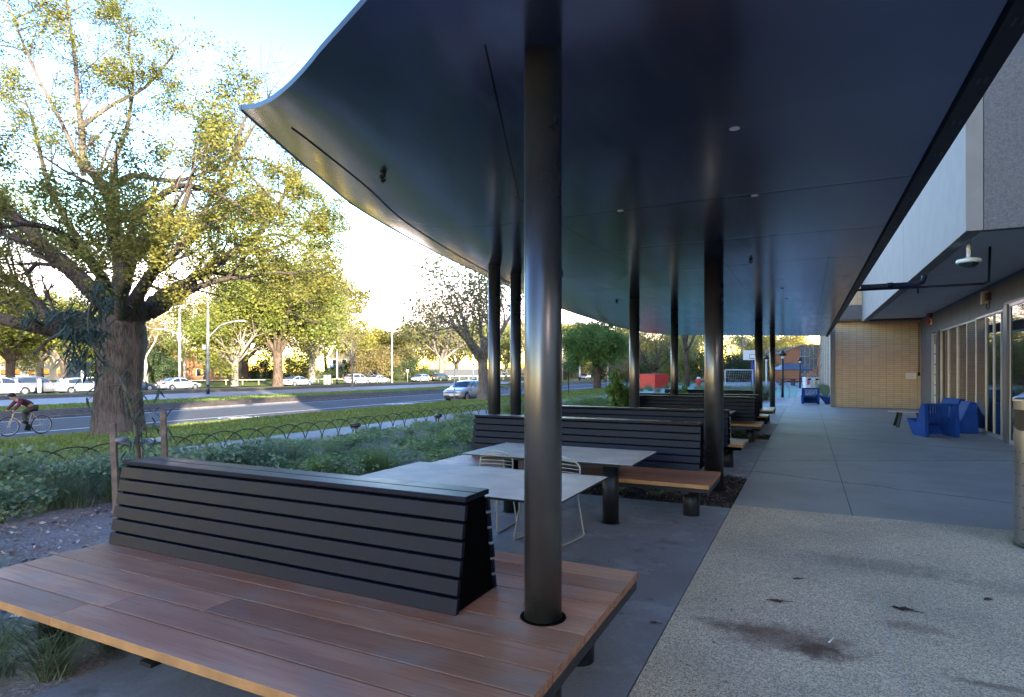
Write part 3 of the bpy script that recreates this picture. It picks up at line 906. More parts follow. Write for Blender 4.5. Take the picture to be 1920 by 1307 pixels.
b = MB(); b.tube([(4.40, 31.48, 3.8), (4.40, 31.48, 1.6)], 0.015, 6); b.box(4.36, 4.44, 31.42, 31.5, 1.45, 1.6)
o = b.build("conduit", M['charcoal']); tag(o, "thin dark conduit running down the brick corner to a small box", "conduit")

# ------------------------------------------------------------------ benches
rng = random.Random(4)
def plank(b, x0, x1, y0, y1, z0, z1, fe=False, be=False):
    vs = [(x, y, z) for z in (z0, z1) for y in (y0, y1) for x in (x0, x1)]
    fs = [(0, 2, 3, 1), (4, 5, 7, 6), (0, 1, 5, 4), (2, 6, 7, 3), (0, 4, 6, 2), (1, 3, 7, 5)]
    mi = [0, 0, 1 if fe else 0, 1 if be else 0, 2, 2]
    o = len(b.v); b.v += vs
    for f, m in zip(fs, mi):
        b.f.append(tuple(i + o for i in f)); b.m.append(m); b.s.append(False)
def make_bench(loc, rz, lab, x0, x1, bx0, bx1, n_front, n_back, hole=None):
    """local: y=0 is the foot of the backrest's front face, front is -y"""
    r = empty("bench", loc, rz, lab, "bench", "slatted benches under the canopy")
    P = 0.1995; b = MB()
    ys = 0.09 - n_front * P
    for k in range(n_front + n_back):
        y0 = ys + k * P; y1 = y0 + P - 0.011
        xs = [x0, x1]
        if rng.random() < 0.75:
            xs = [x0, rng.uniform(x0 + 0.9, x1 - 0.6), x1]
        for q in range(len(xs) - 1):
            plank(b, xs[q] + (0.0015 if q else 0), xs[q + 1], y0, y1, 0.405, 0.450, k == 0, k == n_front + n_back - 1)
    b.build("seat", [M['deck'], M['deckedge'], M['endgrain']], r, 0.0022)
    yb = ys + (n_front + n_back) * P
    b = MB()
    for yy in (ys + 0.12, 0.25 if n_back > 2 else yb - 0.12, yb - 0.12):
        b.box(x0 + 0.04, x1 - 0.015, yy - 0.03, yy + 0.03, 0.345, 0.404)
    for xx in (x0 + 0.3, (x0 + x1) / 2, x1 - 0.27):
        b.box(xx - 0.04, xx + 0.04, ys + 0.05, yb - 0.05, 0.325, 0.3445)
    b.box(x1 - 0.0149, x1 - 0.006, ys + 0.02, yb - 0.02, 0.345, 0.404)
    b.build("frame", M['black'], r)
    for xx in (x0 + 0.3, x1 - 0.27):
        for yy in ((ys + 0.45, yb - 0.35) if n_back > 2 else ((ys + yb) / 2,)):
            b = MB(); b.cyl(xx, yy, -0.06, 0.325, 0.095, 28); b.build("leg", M['leg'], r)
    # backrest: core with six slats each side and two boards on top
    dep = 0.46; lean = 0.10; z0 = 0.452; z1 = 1.005
    br = MB(); br.prism([(0.03, z0), (dep - 0.03, z0), (dep - lean - 0.03, z1), (lean + 0.03, z1)], bx0 + 0.014, bx1 - 0.014, 'x')
    core = br.build("backrest", M['gap'], r)
    for side in (0, 1):
        b = MB(); h = (z1 - z0) / 6
        for k in range(6):
            a0 = z0 + k * h + 0.001; a1 = z0 + (k + 1) * h - 0.014
            def yy(z): 
                t = (z - z0) / (z1 - z0) * lean
                return t if side == 0 else dep - t
            sg = 1 if side == 0 else -1
            b.prism([(yy(a0), a0), (yy(a0) + sg * 0.028, a0), (yy(a1) + sg * 0.028, a1), (yy(a1), a1)], bx0 + rng.uniform(-0.004, 0.004), bx1 + rng.uniform(-0.004, 0.004), 'x')
        b.build("slats", M['charcoal'], core, 0.0025)
    b = MB(); mid = dep / 2
    b.box(bx0, bx1, lean, mid - 0.003, z1 + 0.001, z1 + 0.031); b.box(bx0, bx1, mid + 0.003, dep - lean, z1 + 0.001, z1 + 0.031)
    b.build("top_rail", M['charcoal'], core, 0.005)
    return r
XC = -2.76
make_bench((XC, 2.62, 0), 0, "nearest double sided bench with slatted charcoal backrest and red brown timber seat", -1.81, 1.82, -1.76, 1.16, 5, 5)
make_bench((XC, 7.70, 0), 0, "second bench facing the camera across the two tables, with charcoal backrest and timber seat", -1.81, 1.81, -1.68, 1.57, 5, 0)
make_bench((XC, 10.80, 0), math.pi, "third bench, its charcoal back turned to the camera behind the second bench", -1.81, 1.81, -1.6, 1.65, 5, 0)
make_bench((XC, 15.75, 0), 0, "fourth bench with a bright timber edge beyond the small far table, charcoal backrest", -1.81, 1.83, -1.6, 1.62, 5, 0)
make_bench((XC, 17.75, 0), math.pi, "fifth bench, low dark back seen just above the fourth bench", -1.81, 1.81, -1.6, 1.65, 5, 0)
make_bench((XC, 21.15, 0), 0, "farthest double sided bench around the far column", -1.81, 1.82, -1.7, 1.16, 5, 5)

# ------------------------------------------------------------------ tables
def make_table(x0, x1, y0, y1, lab, z=0.74, legs=0.62):
    r = empty("table", ((x0 + x1) / 2, (y0 + y1) / 2, 0), 0, lab, "table", "tables between the benches")
    hx = (x1 - x0) / 2; hy = (y1 - y0) / 2
    b = MB(); b.box(-hx, hx, -hy, hy, z - 0.004, z, 0); b.box(-hx + 0.001, hx - 0.001, -hy + 0.001, hy - 0.001, z - 0.016, z - 0.0042, 1)
    b.build("tabletop", [M['laminate'], M['black']], r)
    b = MB(); b.box(-hx + 0.18, hx - 0.18, -hy + 0.16, hy - 0.16, z - 0.06, z - 0.017); b.build("frame", M['black'], r)
    for sx in (-legs, legs):
        b = MB(); b.cyl(sx, -0.05, 0, z - 0.06, 0.09, 28); b.cyl(sx, -0.05, 0.0, 0.006, 0.105, 28); b.build("leg", M['leg'], r)
    return r
make_table(-3.65, -1.61, 4.04, 5.25, "pale grey table directly behind the nearest bench backrest")
make_table(-3.58, -1.59, 6.00, 7.14, "pale grey table in front of the second bench, with a thick round leg")
make_table(-3.70, -1.50, 13.95, 15.15, "narrow looking pale table far back in front of the fourth bench")
tb = empty("picnic_table", (-3.1, 24.0, 0), 0, "long grey green table on thin legs beyond the farthest bench", "table")
b = MB(); b.box(-1.2, 1.0, -0.4, 0.4, 0.71, 0.745); b.build("tabletop", mat("weathered_green_grey", (0.20, 0.22, 0.19), 0.6), tb, 0.004)
for sx in (-1.05, 0.7, 0.85):
    for sy in (-0.33, 0.33):
        b = MB(); b.tube([(sx, sy, 0), (sx, sy, 0.71)], 0.022, 8); b.build("leg", M['galv'], tb)

# ------------------------------------------------------------------ wire chairs
def make_chair(loc, rz, lab):
    r = empty("wire_chair", loc, rz, lab, "chair", "cream wire chairs at the tables")
    R = 0.009
    # front = -y ; back hoop
    b = MB(); arc = [(-0.21, 0.22, 0.44)]
    for k in range(13):
        a = math.pi * (1 - k / 12)
        arc.append((0.20 * math.cos(a), 0.27, 0.68 + 0.11 * math.sin(a)))
    arc.append((0.21, 0.22, 0.44)); b.tube(arc, R, 7)
    for z in (0.52, 0.56, 0.60, 0.64, 0.68, 0.72, 0.755):
        hw = 0.205 if z <= 0.68 else 0.20 * math.sqrt(max(0, 1 - ((z - 0.68) / 0.11) ** 2))
        b.tube([(-hw, 0.245, z), (0, 0.275, z), (hw, 0.245, z)], 0.005, 5)
    b.build("backrest", M['wire'], r)
    b = MB(); b.tube([(-0.21, 0.22, 0.44), (-0.22, -0.20, 0.45), (-0.19, -0.235, 0.445), (0.19, -0.235, 0.445), (0.22, -0.20, 0.45), (0.21, 0.22, 0.44)], R, 7)
    for k in range(12):
        y = 0.20 - k * 0.037; b.tube([(-0.215, y, 0.445), (0, y, 0.432), (0.215, y, 0.445)], 0.004, 5)
    b.build("seat", M['wire'], r)
    for s in (-1, 1):
        b = MB(); b.tube([(s * 0.215, -0.17, 0.445), (s * 0.25, -0.26, 0.04), (s * 0.25, -0.245, 0.012), (s * 0.25, -0.20, 0.009), (s * 0.245, 0.24, 0.009), (s * 0.245, 0.27, 0.03), (s * 0.21, 0.20, 0.44)], R, 7)
        b.build("leg", M['wire'], r)
make_chair((-3.14, 5.78, 0), 0.05, "cream wire chair on the left side between the two pale tables")
make_chair((-2.33, 5.62, 0), -0.18, "cream wire chair partly hidden behind the front column")
make_chair((-1.72, 13.6, 0), math.pi + 0.3, "cream wire chair at the far table by the thick column")
make_chair((-1.75, 19.6, 0), math.pi / 2, "cream wire chair beside the far column at the farthest bench")

# ------------------------------------------------------------------ blue moulded lounge chairs
def make_lounge(loc, rz, lab, sc=1.0):
    r = empty("lounge_chair", loc, rz, lab, "lounge chair", "blue moulded lounge chairs outside the glass")
    r.scale = (sc, sc, sc)
    W2 = 0.40
    prof = [(-0.36, 0.0), (0.16, 0.0), (0.44, 0.40), (0.02, 0.33), (-0.17, 0.80), (-0.31, 0.80), (-0.34, 0.40)]   # x forward
    for s in (-1, 1):
        y0, y1 = (s * W2, s * (W2 - 0.09)) if s < 0 else (W2 - 0.09, W2)
        b = MB(); b.prism([(p[0], p[1]) for p in prof], y0, y1, 'y')
        b.build("side_panel", M['blue'], r, 0.012)
    b = MB(); b.prism([(0.02, 0.335), (0.435, 0.40), (0.40, 0.345), (0.04, 0.28)], -W2 + 0.088, W2 - 0.088, 'y')
    b.prism([(0.165, 0.02), (0.43, 0.395), (0.38, 0.38), (0.12, 0.02)], -W2 + 0.088, W2 - 0.088, 'y'); b.build("seat", M['blue'], r, 0.01)
    b = MB()
    n = 10
    for k in range(n):      # slanted slots left open between leaning bars
        y = -W2 + 0.10 + (2 * W2 - 0.26) * k / (n - 1)
        b.bar((-0.02, y, 0.34), (-0.235, min(W2 - 0.07, y + 0.12), 0.77), 0.042, 0.03, up=(1, 0, 0.4))
    b.bar((-0.225, -W2 + 0.08, 0.775), (-0.225, W2 - 0.08, 0.775), 0.05, 0.06); b.bar((0.0, -W2 + 0.08, 0.33), (0.0, W2 - 0.08, 0.33), 0.06, 0.05)
    b.prism([(-0.03, 0.34), (0.005, 0.36), (-0.185, 0.79), (-0.215, 0.78)], -W2 + 0.085, -W2 + 0.10, 'y')
    b.prism([(0.012, 0.345), (0.02, 0.35), (-0.168, 0.79), (-0.176, 0.785)], -W2 + 0.09, W2 - 0.09, 'y') if 'solid' in lab else None
    b.build("backrest", M['blue'], r, 0.004)
make_lounge((2.95, 18.85, 0), math.radians(112), "blue lounge chair with slotted back to the camera, nearest the camera by the glass", 1.05)
make_lounge((3.72, 20.25, 0), math.radians(182), "blue lounge chair with solid smooth backrest seen side on against the glass", 1.05)
make_lounge((3.78, 22.3, 0), math.radians(200), "blue lounge chair with solid back standing behind the other two by the glass", 1.05)
make_lounge((0.15, 34.1, 0), math.radians(95), "blue lounge chair with open back at the far end of the walkway")
make_lounge((1.0, 34.5, 0), math.radians(180), "blue lounge chair with solid back, side on against the brick corner")
lt = empty("low_table", (2.75, 21.4, 0), 0, "low pale table on slanted black legs beside the blue chairs", "table")
b = MB(); b.cyl(0, 0, 0.455, 0.475, 0.55, 40); b.build("tabletop", M['laminate'], lt)
for (sx, sy) in ((-1, -1), (1, -1), (-1, 1), (1, 1)):
    b = MB(); b.bar((sx * 0.24, sy * 0.24, 0.455), (sx * 0.34, sy * 0.34, 0), 0.10, 0.02, up=(sx, sy, 0)); b.build("leg", M['black'], lt)
b = MB(); b.cyl(0, 0, 0.0, 0.42, 0.05, 12); b.cyl(0, 0, 0.42, 0.44, 0.3, 24)
o = b.build("side_table", M['black']); o.location = (0.45, 34.9, 0); tag(o, "small black pedestal table between the two far blue chairs", "table")

# stainless litter bin at the right edge
bn = empty("litter_bin", (2.10, 7.42, 0), math.radians(0), "round perforated stainless steel litter bin at the right edge of the walkway", "bin")
b = MB(); R = 0.285
n = 64; zs = [0.05, 1.06, 1.13, 1.30, 1.40]
vs = []; fs = []; mi = []
for z in zs:
    for j in range(n):
        a = 2 * math.pi * j / n; vs.append((R * math.cos(a), R * math.sin(a), z))
b.add(vs, [(i * n + j, i * n + (j + 1) % n, (i + 1) * n + (j + 1) % n, (i + 1) * n + j) for i in range(4) for j in range(n)], 0, True)
b.build("body", M['steel'], bn)
b = MB(); b.lathe([(R + 0.006, 1.398), (R + 0.008, 1.43), (R - 0.02, 1.445), (0.2, 1.49), (0.0, 1.51)], n=48); b.build("lid", M['steel'], bn)
b = MB(); b.lathe([(R + 0.002, 0.0), (R + 0.004, 0.05), (R + 0.001, 0.052)], n=48); b.build("base_ring", M['black'], bn)
b = MB()          # curved dark mouth facing the walkway
am = math.radians(205); k = 14; vs = []
for i in range(k + 1):
    t = -1 + 2 * i / k; a = am + t * 0.75
    zb = 1.32 - 0.20 * math.sqrt(max(0, 1 - t * t))
    for z in (1.32, zb): vs.append(((R + 0.003) * math.cos(a), (R + 0.003) * math.sin(a), z))
b.add(vs, [(2 * i, 2 * i + 1, 2 * i + 3, 2 * i + 2) for i in range(k)], 0, True)
b.build("mouth", M['black'], bn)
b = MB()
for i in range(8):
    for j in range(26):
        a = 2 * math.pi * (j + 0.5 * (i % 2)) / 26; z = 0.18 + i * 0.105
        p = Vector((math.cos(a), math.sin(a), 0)); t = Vector((-math.sin(a), math.cos(a), 0)); u = Vector((0, 0, 1))
        c = p * (R + 0.0012) + u * z
        b.add([c + (t * math.cos(q) + u * math.sin(q)) * 0.0075 for q in [math.pi / 3 * s for s in range(6)]], [(0, 1, 2, 3, 4, 5)])
b.build("perforations", M['black'], bn)

# fallen leaves and a paper stick on the walkway
def fallen_leaf(x, y, s, rz, colr, lab, z=0.004):
    b = MB(); pts = []; r2 = random.Random(int(x * 100) + 7)
    n = 14
    for k in range(n):
        a = 2 * math.pi * k / n; rr = s * (0.55 + 0.45 * (k % 2)) * r2.uniform(0.75, 1.1)
        pts.append((rr * math.cos(a), 0.55 * rr * math.sin(a), 0.006 * r2.random() + 0.01 * abs(math.sin(a * 2)) * s * 10 * 0.5))
    b.add([(0, 0, 0.004)] + pts, [(0, k + 1, (k + 1) % n + 1) for k in range(n)])
    b.tube([(s * 0.6, 0, 0.004), (s * 1.35, 0.01, 0.003)], 0.002, 4)
    o = b.build("fallen_leaf", mat("dry_leaf", colr, 0.8, var=0.3, scale=30)); o.location = (x, y, z); o.rotation_euler = (0, 0, rz)
    tag(o, lab, "fallen leaf", "dry leaves fallen on the walkway")
fallen_leaf(-0.20, 4.83, 0.085, 0.2, (0.16, 0.065, 0.04), "reddish dry leaf just above the brown stain on the pebbled walkway")
fallen_leaf(0.60, 5.06, 0.10, -0.2, (0.06, 0.025, 0.022), "dark maroon curled leaf beside the pale joint line")
fallen_leaf(-0.07, 5.42, 0.05, 0.4, (0.14, 0.075, 0.05), "small brown leaf on the pebbled walkway, left of the joint")
fallen_leaf(1.20, 5.55, 0.055, 0.9, (0.12, 0.06, 0.05), "small brown leaf on the walkway near the litter bin")
fallen_leaf(-0.92, 4.05, 0.04, 0.1, (0.10, 0.035, 0.03), "tiny dark red leaf on the grey slab edge beside the joint")
b = MB(); b.tube([(-0.05, -0.012, 0.008), (0.05, 0.012, 0.008)], 0.005, 6)
o = b.build("paper_stick", M['white']); o.location = (0.14, 4.28, 0); o.rotation_euler = (0, 0, 1.0); tag(o, "thin white paper stick lying on the brown stain", "litter")

# small debris blown over the paving
r_ = random.Random(51); dv = []; df = []
for k in range(260):
    if r_.random() < 0.55: x, y = -0.84 + r_.gauss(0, 0.35), r_.uniform(2.0, 16)
    else: x, y = r_.uniform(-3.4, 2.2), r_.uniform(2.2, 12)
    s = r_.uniform(0.004, 0.016); a = r_.uniform(0, 6.28); o = len(dv)
    for (p, q) in ((-1, -0.4), (1, -0.35), (0.8, 0.4), (-0.7, 0.35)):
        dv.append((x + s * (p * math.cos(a) - q * math.sin(a)), y + s * (p * math.sin(a) + q * math.cos(a)), 0.006 + 0.4 * s * r_.random()))
    df.append((o, o + 1, o + 2, o + 3))
stuff(raw_mesh("paving_debris", np.array(dv), np.array(df), leaf_mat("debris", (0.10, 0.06, 0.04), (0.16, 0.11, 0.07), (0.42, 0.38, 0.32), 0.0, 3.0)), "tiny leaf scraps and seed husks scattered over the paving", "debris")
# ------------------------------------------------------------------ vegetation
cY, sY = math.cos(YAW), math.sin(YAW)
def at(u, d):
    """point on the ground plan in the direction of a place in the photograph, d metres deep"""
    xc = (u - 960) / 1130
    return (d * (xc * cY - sY), d * (xc * sY + cY))

def leaf_quads(pos, per, spread, size, seed, flat=0.35, aspect=0.55, jitter=0.35):
    r = np.random.default_rng(seed)
    pos = np.asarray(pos, float)
    c = np.repeat(pos, per, 0)
    n = len(c)
    c = c + r.normal(0, 1, (n, 3)) * np.asarray(spread)
    a = r.normal(0, 1, (n, 3)); a[:, 2] *= flat
    a /= np.linalg.norm(a, axis=1)[:, None] + 1e-9
    t = r.normal(0, 1, (n, 3)); t[:, 2] *= min(1.0, flat * 2.2)
    bb = np.cross(a, t); bb /= np.linalg.norm(bb, axis=1)[:, None] + 1e-9
    s = size * (1 + jitter * r.uniform(-1, 1, n))[:, None]
    nn = np.cross(a, bb)
    v = np.empty((n, 4, 3))
    v[:, 0] = c - a * s * 0.5
    v[:, 1] = c + bb * s * 0.5 * aspect + nn * s * 0.08
    v[:, 2] = c + a * s * 0.5
    v[:, 3] = c - bb * s * 0.5 * aspect + nn * s * 0.08
    return v.reshape(-1, 3), np.arange(n * 4).reshape(n, 4)

class Grow:
    def __init__(self, seed):
        self.r = random.Random(seed); self.mb = MB(); self.tips = []
    def rv(self):
        r = self.r
        while True:
            v = Vector((r.uniform(-1, 1), r.uniform(-1, 1), r.uniform(-1, 1)))
            if 0.05 < v.length < 1: return v.normalized()
    def branch(self, p, d, length, rad, lev, cfg, up=0.0):
        r = self.r
        n = max(3, int(length / cfg.get('step', 0.6)))
        pts = [Vector(p)]; d = Vector(d).normalized()
        for i in range(n):
            d = (d + self.rv() * cfg.get('wig', 0.22) + Vector((0, 0, up))).normalized()
            pts.append(pts[-1] + d * (length / n))
        rads = [rad * (1 - 0.72 * i / n) for i in range(n + 1)]
        if rad > cfg.get('minr', 0.012):
            self.mb.tube(pts, rads, 10 if rad > 0.2 else (6 if rad > 0.05 else 4), cap=False)
        self.fork(pts, rads, length, lev, cfg, up)
    def fork(self, pts, rads, length, lev, cfg, up=0.0, lo=0.28):
        r = self.r
        if lev >= cfg['levels']:
            k = cfg.get('tipn', 3)
            for i in range(k):
                t = (0.35 + 0.65 * (i + 1) / k) * (len(pts) - 1)
                a = int(min(t, len(pts) - 1.001)); self.tips.append(pts[a].lerp(pts[a + 1], t - a))
            return
        kids = cfg['kids'][lev] if isinstance(cfg['kids'], (list, tuple)) else cfg['kids']
        for k in range(kids):
            t = lo + (1 - lo) * (k + r.random()) / kids
            f = t * (len(pts) - 1); a = int(min(f, len(pts) - 1.001))
            q = pts[a].lerp(pts[a + 1], f - a)
            ax = (pts[a + 1] - pts[a]).normalized()
            side = self.rv(); side = (side - ax * side.dot(ax)).normalized()
            ang = math.radians(r.uniform(*cfg.get('ang', (30, 65))))
            dd = ax * math.cos(ang) + side * math.sin(ang)
            dd.z += cfg.get('lift', 0.1)
            self.branch(q, dd, length * r.uniform(*cfg.get('shrink', (0.45, 0.7))), rads[a] * r.uniform(0.42, 0.62), lev + 1, cfg, up)
        self.branch(pts[-1], pts[-1] - pts[-2], length * 0.5, rads[-1] * 0.95, lev + 1, cfg, up)

def finish_tree(root, g, bark, leaf, per, spread, size, seed, keep=None, **kw):
    tr = g.mb.build("trunk", bark, root, fix=False)
    tips = [t for t in g.tips if keep is None or keep(t)]
    v, f = leaf_quads(tips, per, spread, size, seed, **kw)
    raw_mesh("crown", v, f, leaf, root)
    return root

# ---- the big street elm, its limbs traced from the photograph at its own distance
ELM_D = 20.2
ex, ey = at(215, ELM_D)
def P(u, v, q=0.0):
    d = ELM_D + q
    return Vector(((u - 960) / 1130 * d - (215 - 960) / 1130 * ELM_D, q, 1.7 + (694 - v) / 1130 * d + 0.42))
elm = empty("elm_tree", (ex, ey, -0.42), YAW, "huge street elm with thick dark trunk and spreading limbs at the left, beside the road", "tree")
g = Grow(11)
tk = [P(221, 830), P(221, 800), P(221, 765), P(222, 720), P(226, 675), P(230, 640), P(231, 610), P(231, 588), P(230, 570)]
tr = [0.86, 0.76, 0.70, 0.665, 0.665, 0.68, 0.60, 0.47, 0.30]
b = g.mb
# fluted trunk
n = 28; vs = []; fs = []
for i, (p, r) in enumerate(zip(tk, tr)):
    for j in range(n):
        a = 2 * math.pi * j / n
        fl = 1 + 0.10 * math.sin(3 * a + 0.7) * (1.1 - i / 8) + 0.055 * math.sin(7 * a + i * 0.5) + 0.03 * math.sin(13 * a + i)
        vs.append(p + Vector((math.cos(a) * r * fl, math.sin(a) * r * fl, 0)))
for i in range(len(tk) - 1):
    for j in range(n):
        fs.append((i * n + j, i * n + (j + 1) % n, (i + 1) * n + (j + 1) % n, (i + 1) * n + j))
b.add(vs, fs, 0, True)
LIMBS = [  # (points (u, v, depth offset), start radius, end radius)
    ([(225, 650, 0), (176, 634, -0.4), (105, 618, -1.2), (35, 606, -2.0), (-60, 585, -2.6), (-160, 560, -3)], 0.42, 0.14),
    ([(228, 640, 0), (150, 600, 0.5), (91, 592, 1.2), (46, 543, 2.0), (0, 516, 2.5), (-110, 470, 3)], 0.40, 0.12),
    ([(225, 625, 0), (176, 546, -0.5), (123, 497, -1), (70, 448, -1.4), (0, 377, -1.8), (-80, 300, -2)], 0.46, 0.12),
    ([(222, 620, 0), (185, 560, 1.0), (116, 500, 2.0), (70, 452, 2.6), (0, 398, 3.0), (-60, 350, 3.6)], 0.30, 0.08),
    ([(228, 625, 0.2), (222, 575, 0.3), (229, 497, 0.5), (214, 448, 0.6), (208, 375, 0.8), (186, 338, 1.0), (158, 300, 1.1), (150, 225, 1.4), (140, 110, 1.8), (125, 0, 2.2)], 0.50, 0.04),
    ([(158, 330, 1.0), (120, 240, 0.4), (60, 120, 0.0), (20, 20, -0.4)], 0.12, 0.03),
    ([(150, 240, 1.3), (205, 200, 1.6), (270, 165, 2.0), (320, 110, 2.4)], 0.12, 0.04),
    ([(235, 615, 0), (246, 581, -0.3), (267, 539, -0.5), (292, 497, -0.8), (306, 450, -1.2), (340, 400, -1.8), (360, 330, -2.2)], 0.36, 0.08),
    ([(238, 620, 0), (270, 585, 0.4), (299, 560, 0.8), (345, 534, 1.4), (387, 507, 2.0), (440, 470, 2.6), (500, 420, 3.2), (540, 350, 3.6)], 0.46, 0.08),
    ([(285, 590, 0.5), (320, 570, 0.1), (352, 550, -0.3), (395, 530, -0.7), (450, 520, -1.2), (520, 510, -1.6)], 0.22, 0.05),
    ([(209, 400, 0.7), (214, 362, 0.6), (232, 334, 0.5), (265, 330, 0.2), (305, 338, -0.1), (345, 336, -0.4), (395, 320, -0.8), (445, 285, -1.2), (480, 230, -1.6)], 0.17, 0.04),
    ([(228, 500, 0.5), (262, 400, 0.0), (300, 368, -0.4), (340, 348, -0.9), (400, 360, -1.5), (470, 400, -2)], 0.24, 0.05),
    ([(230, 600, 0.3), (250, 560, 1.8), (300, 500, 3.4), (360, 440, 5.0), (420, 360, 6.0), (450, 270, 6.8)], 0.34, 0.07),
    ([(222, 600, 0.3), (190, 520, 2.2), (140, 440, 4.0), (90, 340, 5.2), (60, 220, 6.0)], 0.32, 0.07),
    ([(225, 600, -0.2), (230, 540, -1.8), (260, 470, -3.2), (300, 420, -4.4), (330, 380, -5.2)], 0.26, 0.06),
    ([(222, 590, -0.2), (190, 520, -1.8), (150, 470, -3.0), (100, 430, -4.0), (40, 420, -4.8)], 0.26, 0.06),
    ([(208, 375, 0.8), (215, 300, 1.6), (240, 230, 2.4), (250, 150, 3.0), (240, 90, 3.4)], 0.15, 0.04),
    ([(387, 507, 2.0), (450, 520, 3.5), (520, 540, 4.5), (570, 560, 5.4)], 0.15, 0.04),
    ([(440, 470, 2.6), (500, 470, 4.0), (560, 440, 5.0), (585, 400, 5.5)], 0.14, 0.04),
    ([(300, 500, 3.4), (380, 400, 4.0), (430, 300, 4.2), (460, 220, 4.0), (472, 178, 3.8)], 0.15, 0.03),
    ([(360, 440, 5.0), (440, 380, 5.2), (520, 360, 5.0), (580, 400, 4.6)], 0.14, 0.03),
    ([(345, 534, 1.4), (430, 480, 3.0), (510, 440, 4.0), (570, 460, 4.5), (600, 510, 4.8)], 0.15, 0.03),
    ([(430, 300, 4.2), (490, 300, 4.0), (545, 335, 3.6)], 0.08, 0.03),
    ([(445, 285, -1.2), (470, 330, -0.6), (520, 380, 0.2), (560, 420, 0.8)], 0.07, 0.03),
]
cfg = dict(levels=3, kids=[0, 4, 3], step=0.45, wig=0.28, ang=(28, 70), shrink=(0.45, 0.68), lift=0.10, minr=0.004, tipn=4)
for (pp, r0, r1) in LIMBS:
    r0 *= 0.80; r1 *= 0.8
    pts = catmull([P(*q) for q in pp], 4)
    k = len(pts); rads = [r0 + (r1 - r0) * (i / (k - 1)) ** 0.8 for i in range(k)]
    pts = [p + g.rv() * rads[i] * 0.22 if 0 < i else p for i, p in enumerate(pts)]
    b.tube(pts, rads, 12 if r0 > 0.2 else 7, cap=False)
    ln = sum((pts[i + 1] - pts[i]).length for i in range(k - 1))
    c2 = dict(cfg); c2['kids'] = [max(4, int(ln * 1.25)), 4, 2]
    g.fork(pts, [max(0.05, x * 0.7) for x in rads], min(4.2, ln * 0.42), 0, c2, 0.02, lo=0.30)
def clump(t):
    s_ = math.sin(t.x * 1.7 + 0.6 * t.z) + math.sin(t.y * 1.5 - t.x * 0.5) + math.sin(t.z * 1.9 + t.y * 0.7)
    if (2.8 < t.x < 3.9 and t.z > 8.9) or (t.x > 5.2 and t.z > 9.2) or (t.x > 1.7 and t.z > 12.0): return False
    return t.z > 3.4 and s_ > (-1.0 if t.z < 9 else -0.6)
finish_tree(elm, g, M['bark'], L['elm'], 21, (0.17, 0.17, 0.12), 0.088, 5, keep=clump)
print("elm tips", len(g.tips))

# ---- tree kinds for the rest of the road (built once, then copied)
def kind_spreading(seed, H=14.0, leafsize=0.30, per=17):
    g = Grow(seed); r = g.r
    root = empty("tree", (0, 0, -300))
    th = H * 0.24
    g.mb.tube([(0, 0, -0.3), (0, 0, 0.3), (0.05, 0, th * 0.5), (0.0, 0.05, th)], [H * 0.052, H * 0.041, H * 0.034, H * 0.036], 14, cap=False)
    cfg = dict(levels=3, kids=[5, 4, 2], step=0.9, wig=0.20, ang=(25, 60), shrink=(0.45, 0.68), lift=0.05, minr=0.02, tipn=3)
    n = 7
    for k in range(n):
        a = 2 * math.pi * (k + r.random() * 0.6) / n; el = math.radians(r.uniform(25, 75))
        g.branch((0, 0, th * r.uniform(0.8, 1.0)), (math.cos(a) * math.cos(el), math.sin(a) * math.cos(el), math.sin(el)), H * r.uniform(0.36, 0.5), H * 0.020, 0, cfg, 0.02)
    return g, root, per, H * 0.045, leafsize
def kind_round(seed, H=8.5, leafsize=0.20, per=15):
    g = Grow(seed); r = g.r
    root = empty("tree", (0, 0, -300)); th = H * 0.29
    g.mb.tube([(0, 0, -0.3), (0, 0, 0.2), (0, 0, th * 0.6), (0, 0, th)], [H * 0.066, H * 0.052, H * 0.046, H * 0.048], 14, cap=False)
    cfg = dict(levels=3, kids=[5, 4, 3], step=0.6, wig=0.22, ang=(30, 70), shrink=(0.48, 0.7), lift=0.06, minr=0.015, tipn=3)
    for k in range(8):
        a = 2 * math.pi * (k + r.random() * 0.5) / 8; el = math.radians(r.uniform(18, 80))
        g.branch((0, 0, th), (math.cos(a) * math.cos(el), math.sin(a) * math.cos(el), math.sin(el)), H * r.uniform(0.30, 0.40), H * 0.022, 0, cfg, 0.0)
    return g, root, per, H * 0.035, leafsize
def kind_young(seed, H=8.3, leafsize=0.17, per=5):
    g = Grow(seed); r = g.r
    root = empty("tree", (0, 0, -300))
    pts = [Vector((0.06 * math.sin(k), 0.05 * math.cos(k * 1.3), H * 0.95 * k / 8)) for k in range(9)]
    rads = [0.15 - 0.13 * k / 8 for k in range(9)]
    g.mb.tube(pts, rads, 9, cap=False)
    cfg = dict(levels=2, kids=[16, 4], step=0.5, wig=0.20, ang=(35, 60), shrink=(0.30, 0.42), lift=0.25, minr=0.008, tipn=3)
    g.fork(pts, rads, H * 0.8, 0, cfg, 0.04, lo=0.27)
    return g, root, per, 0.22, leafsize
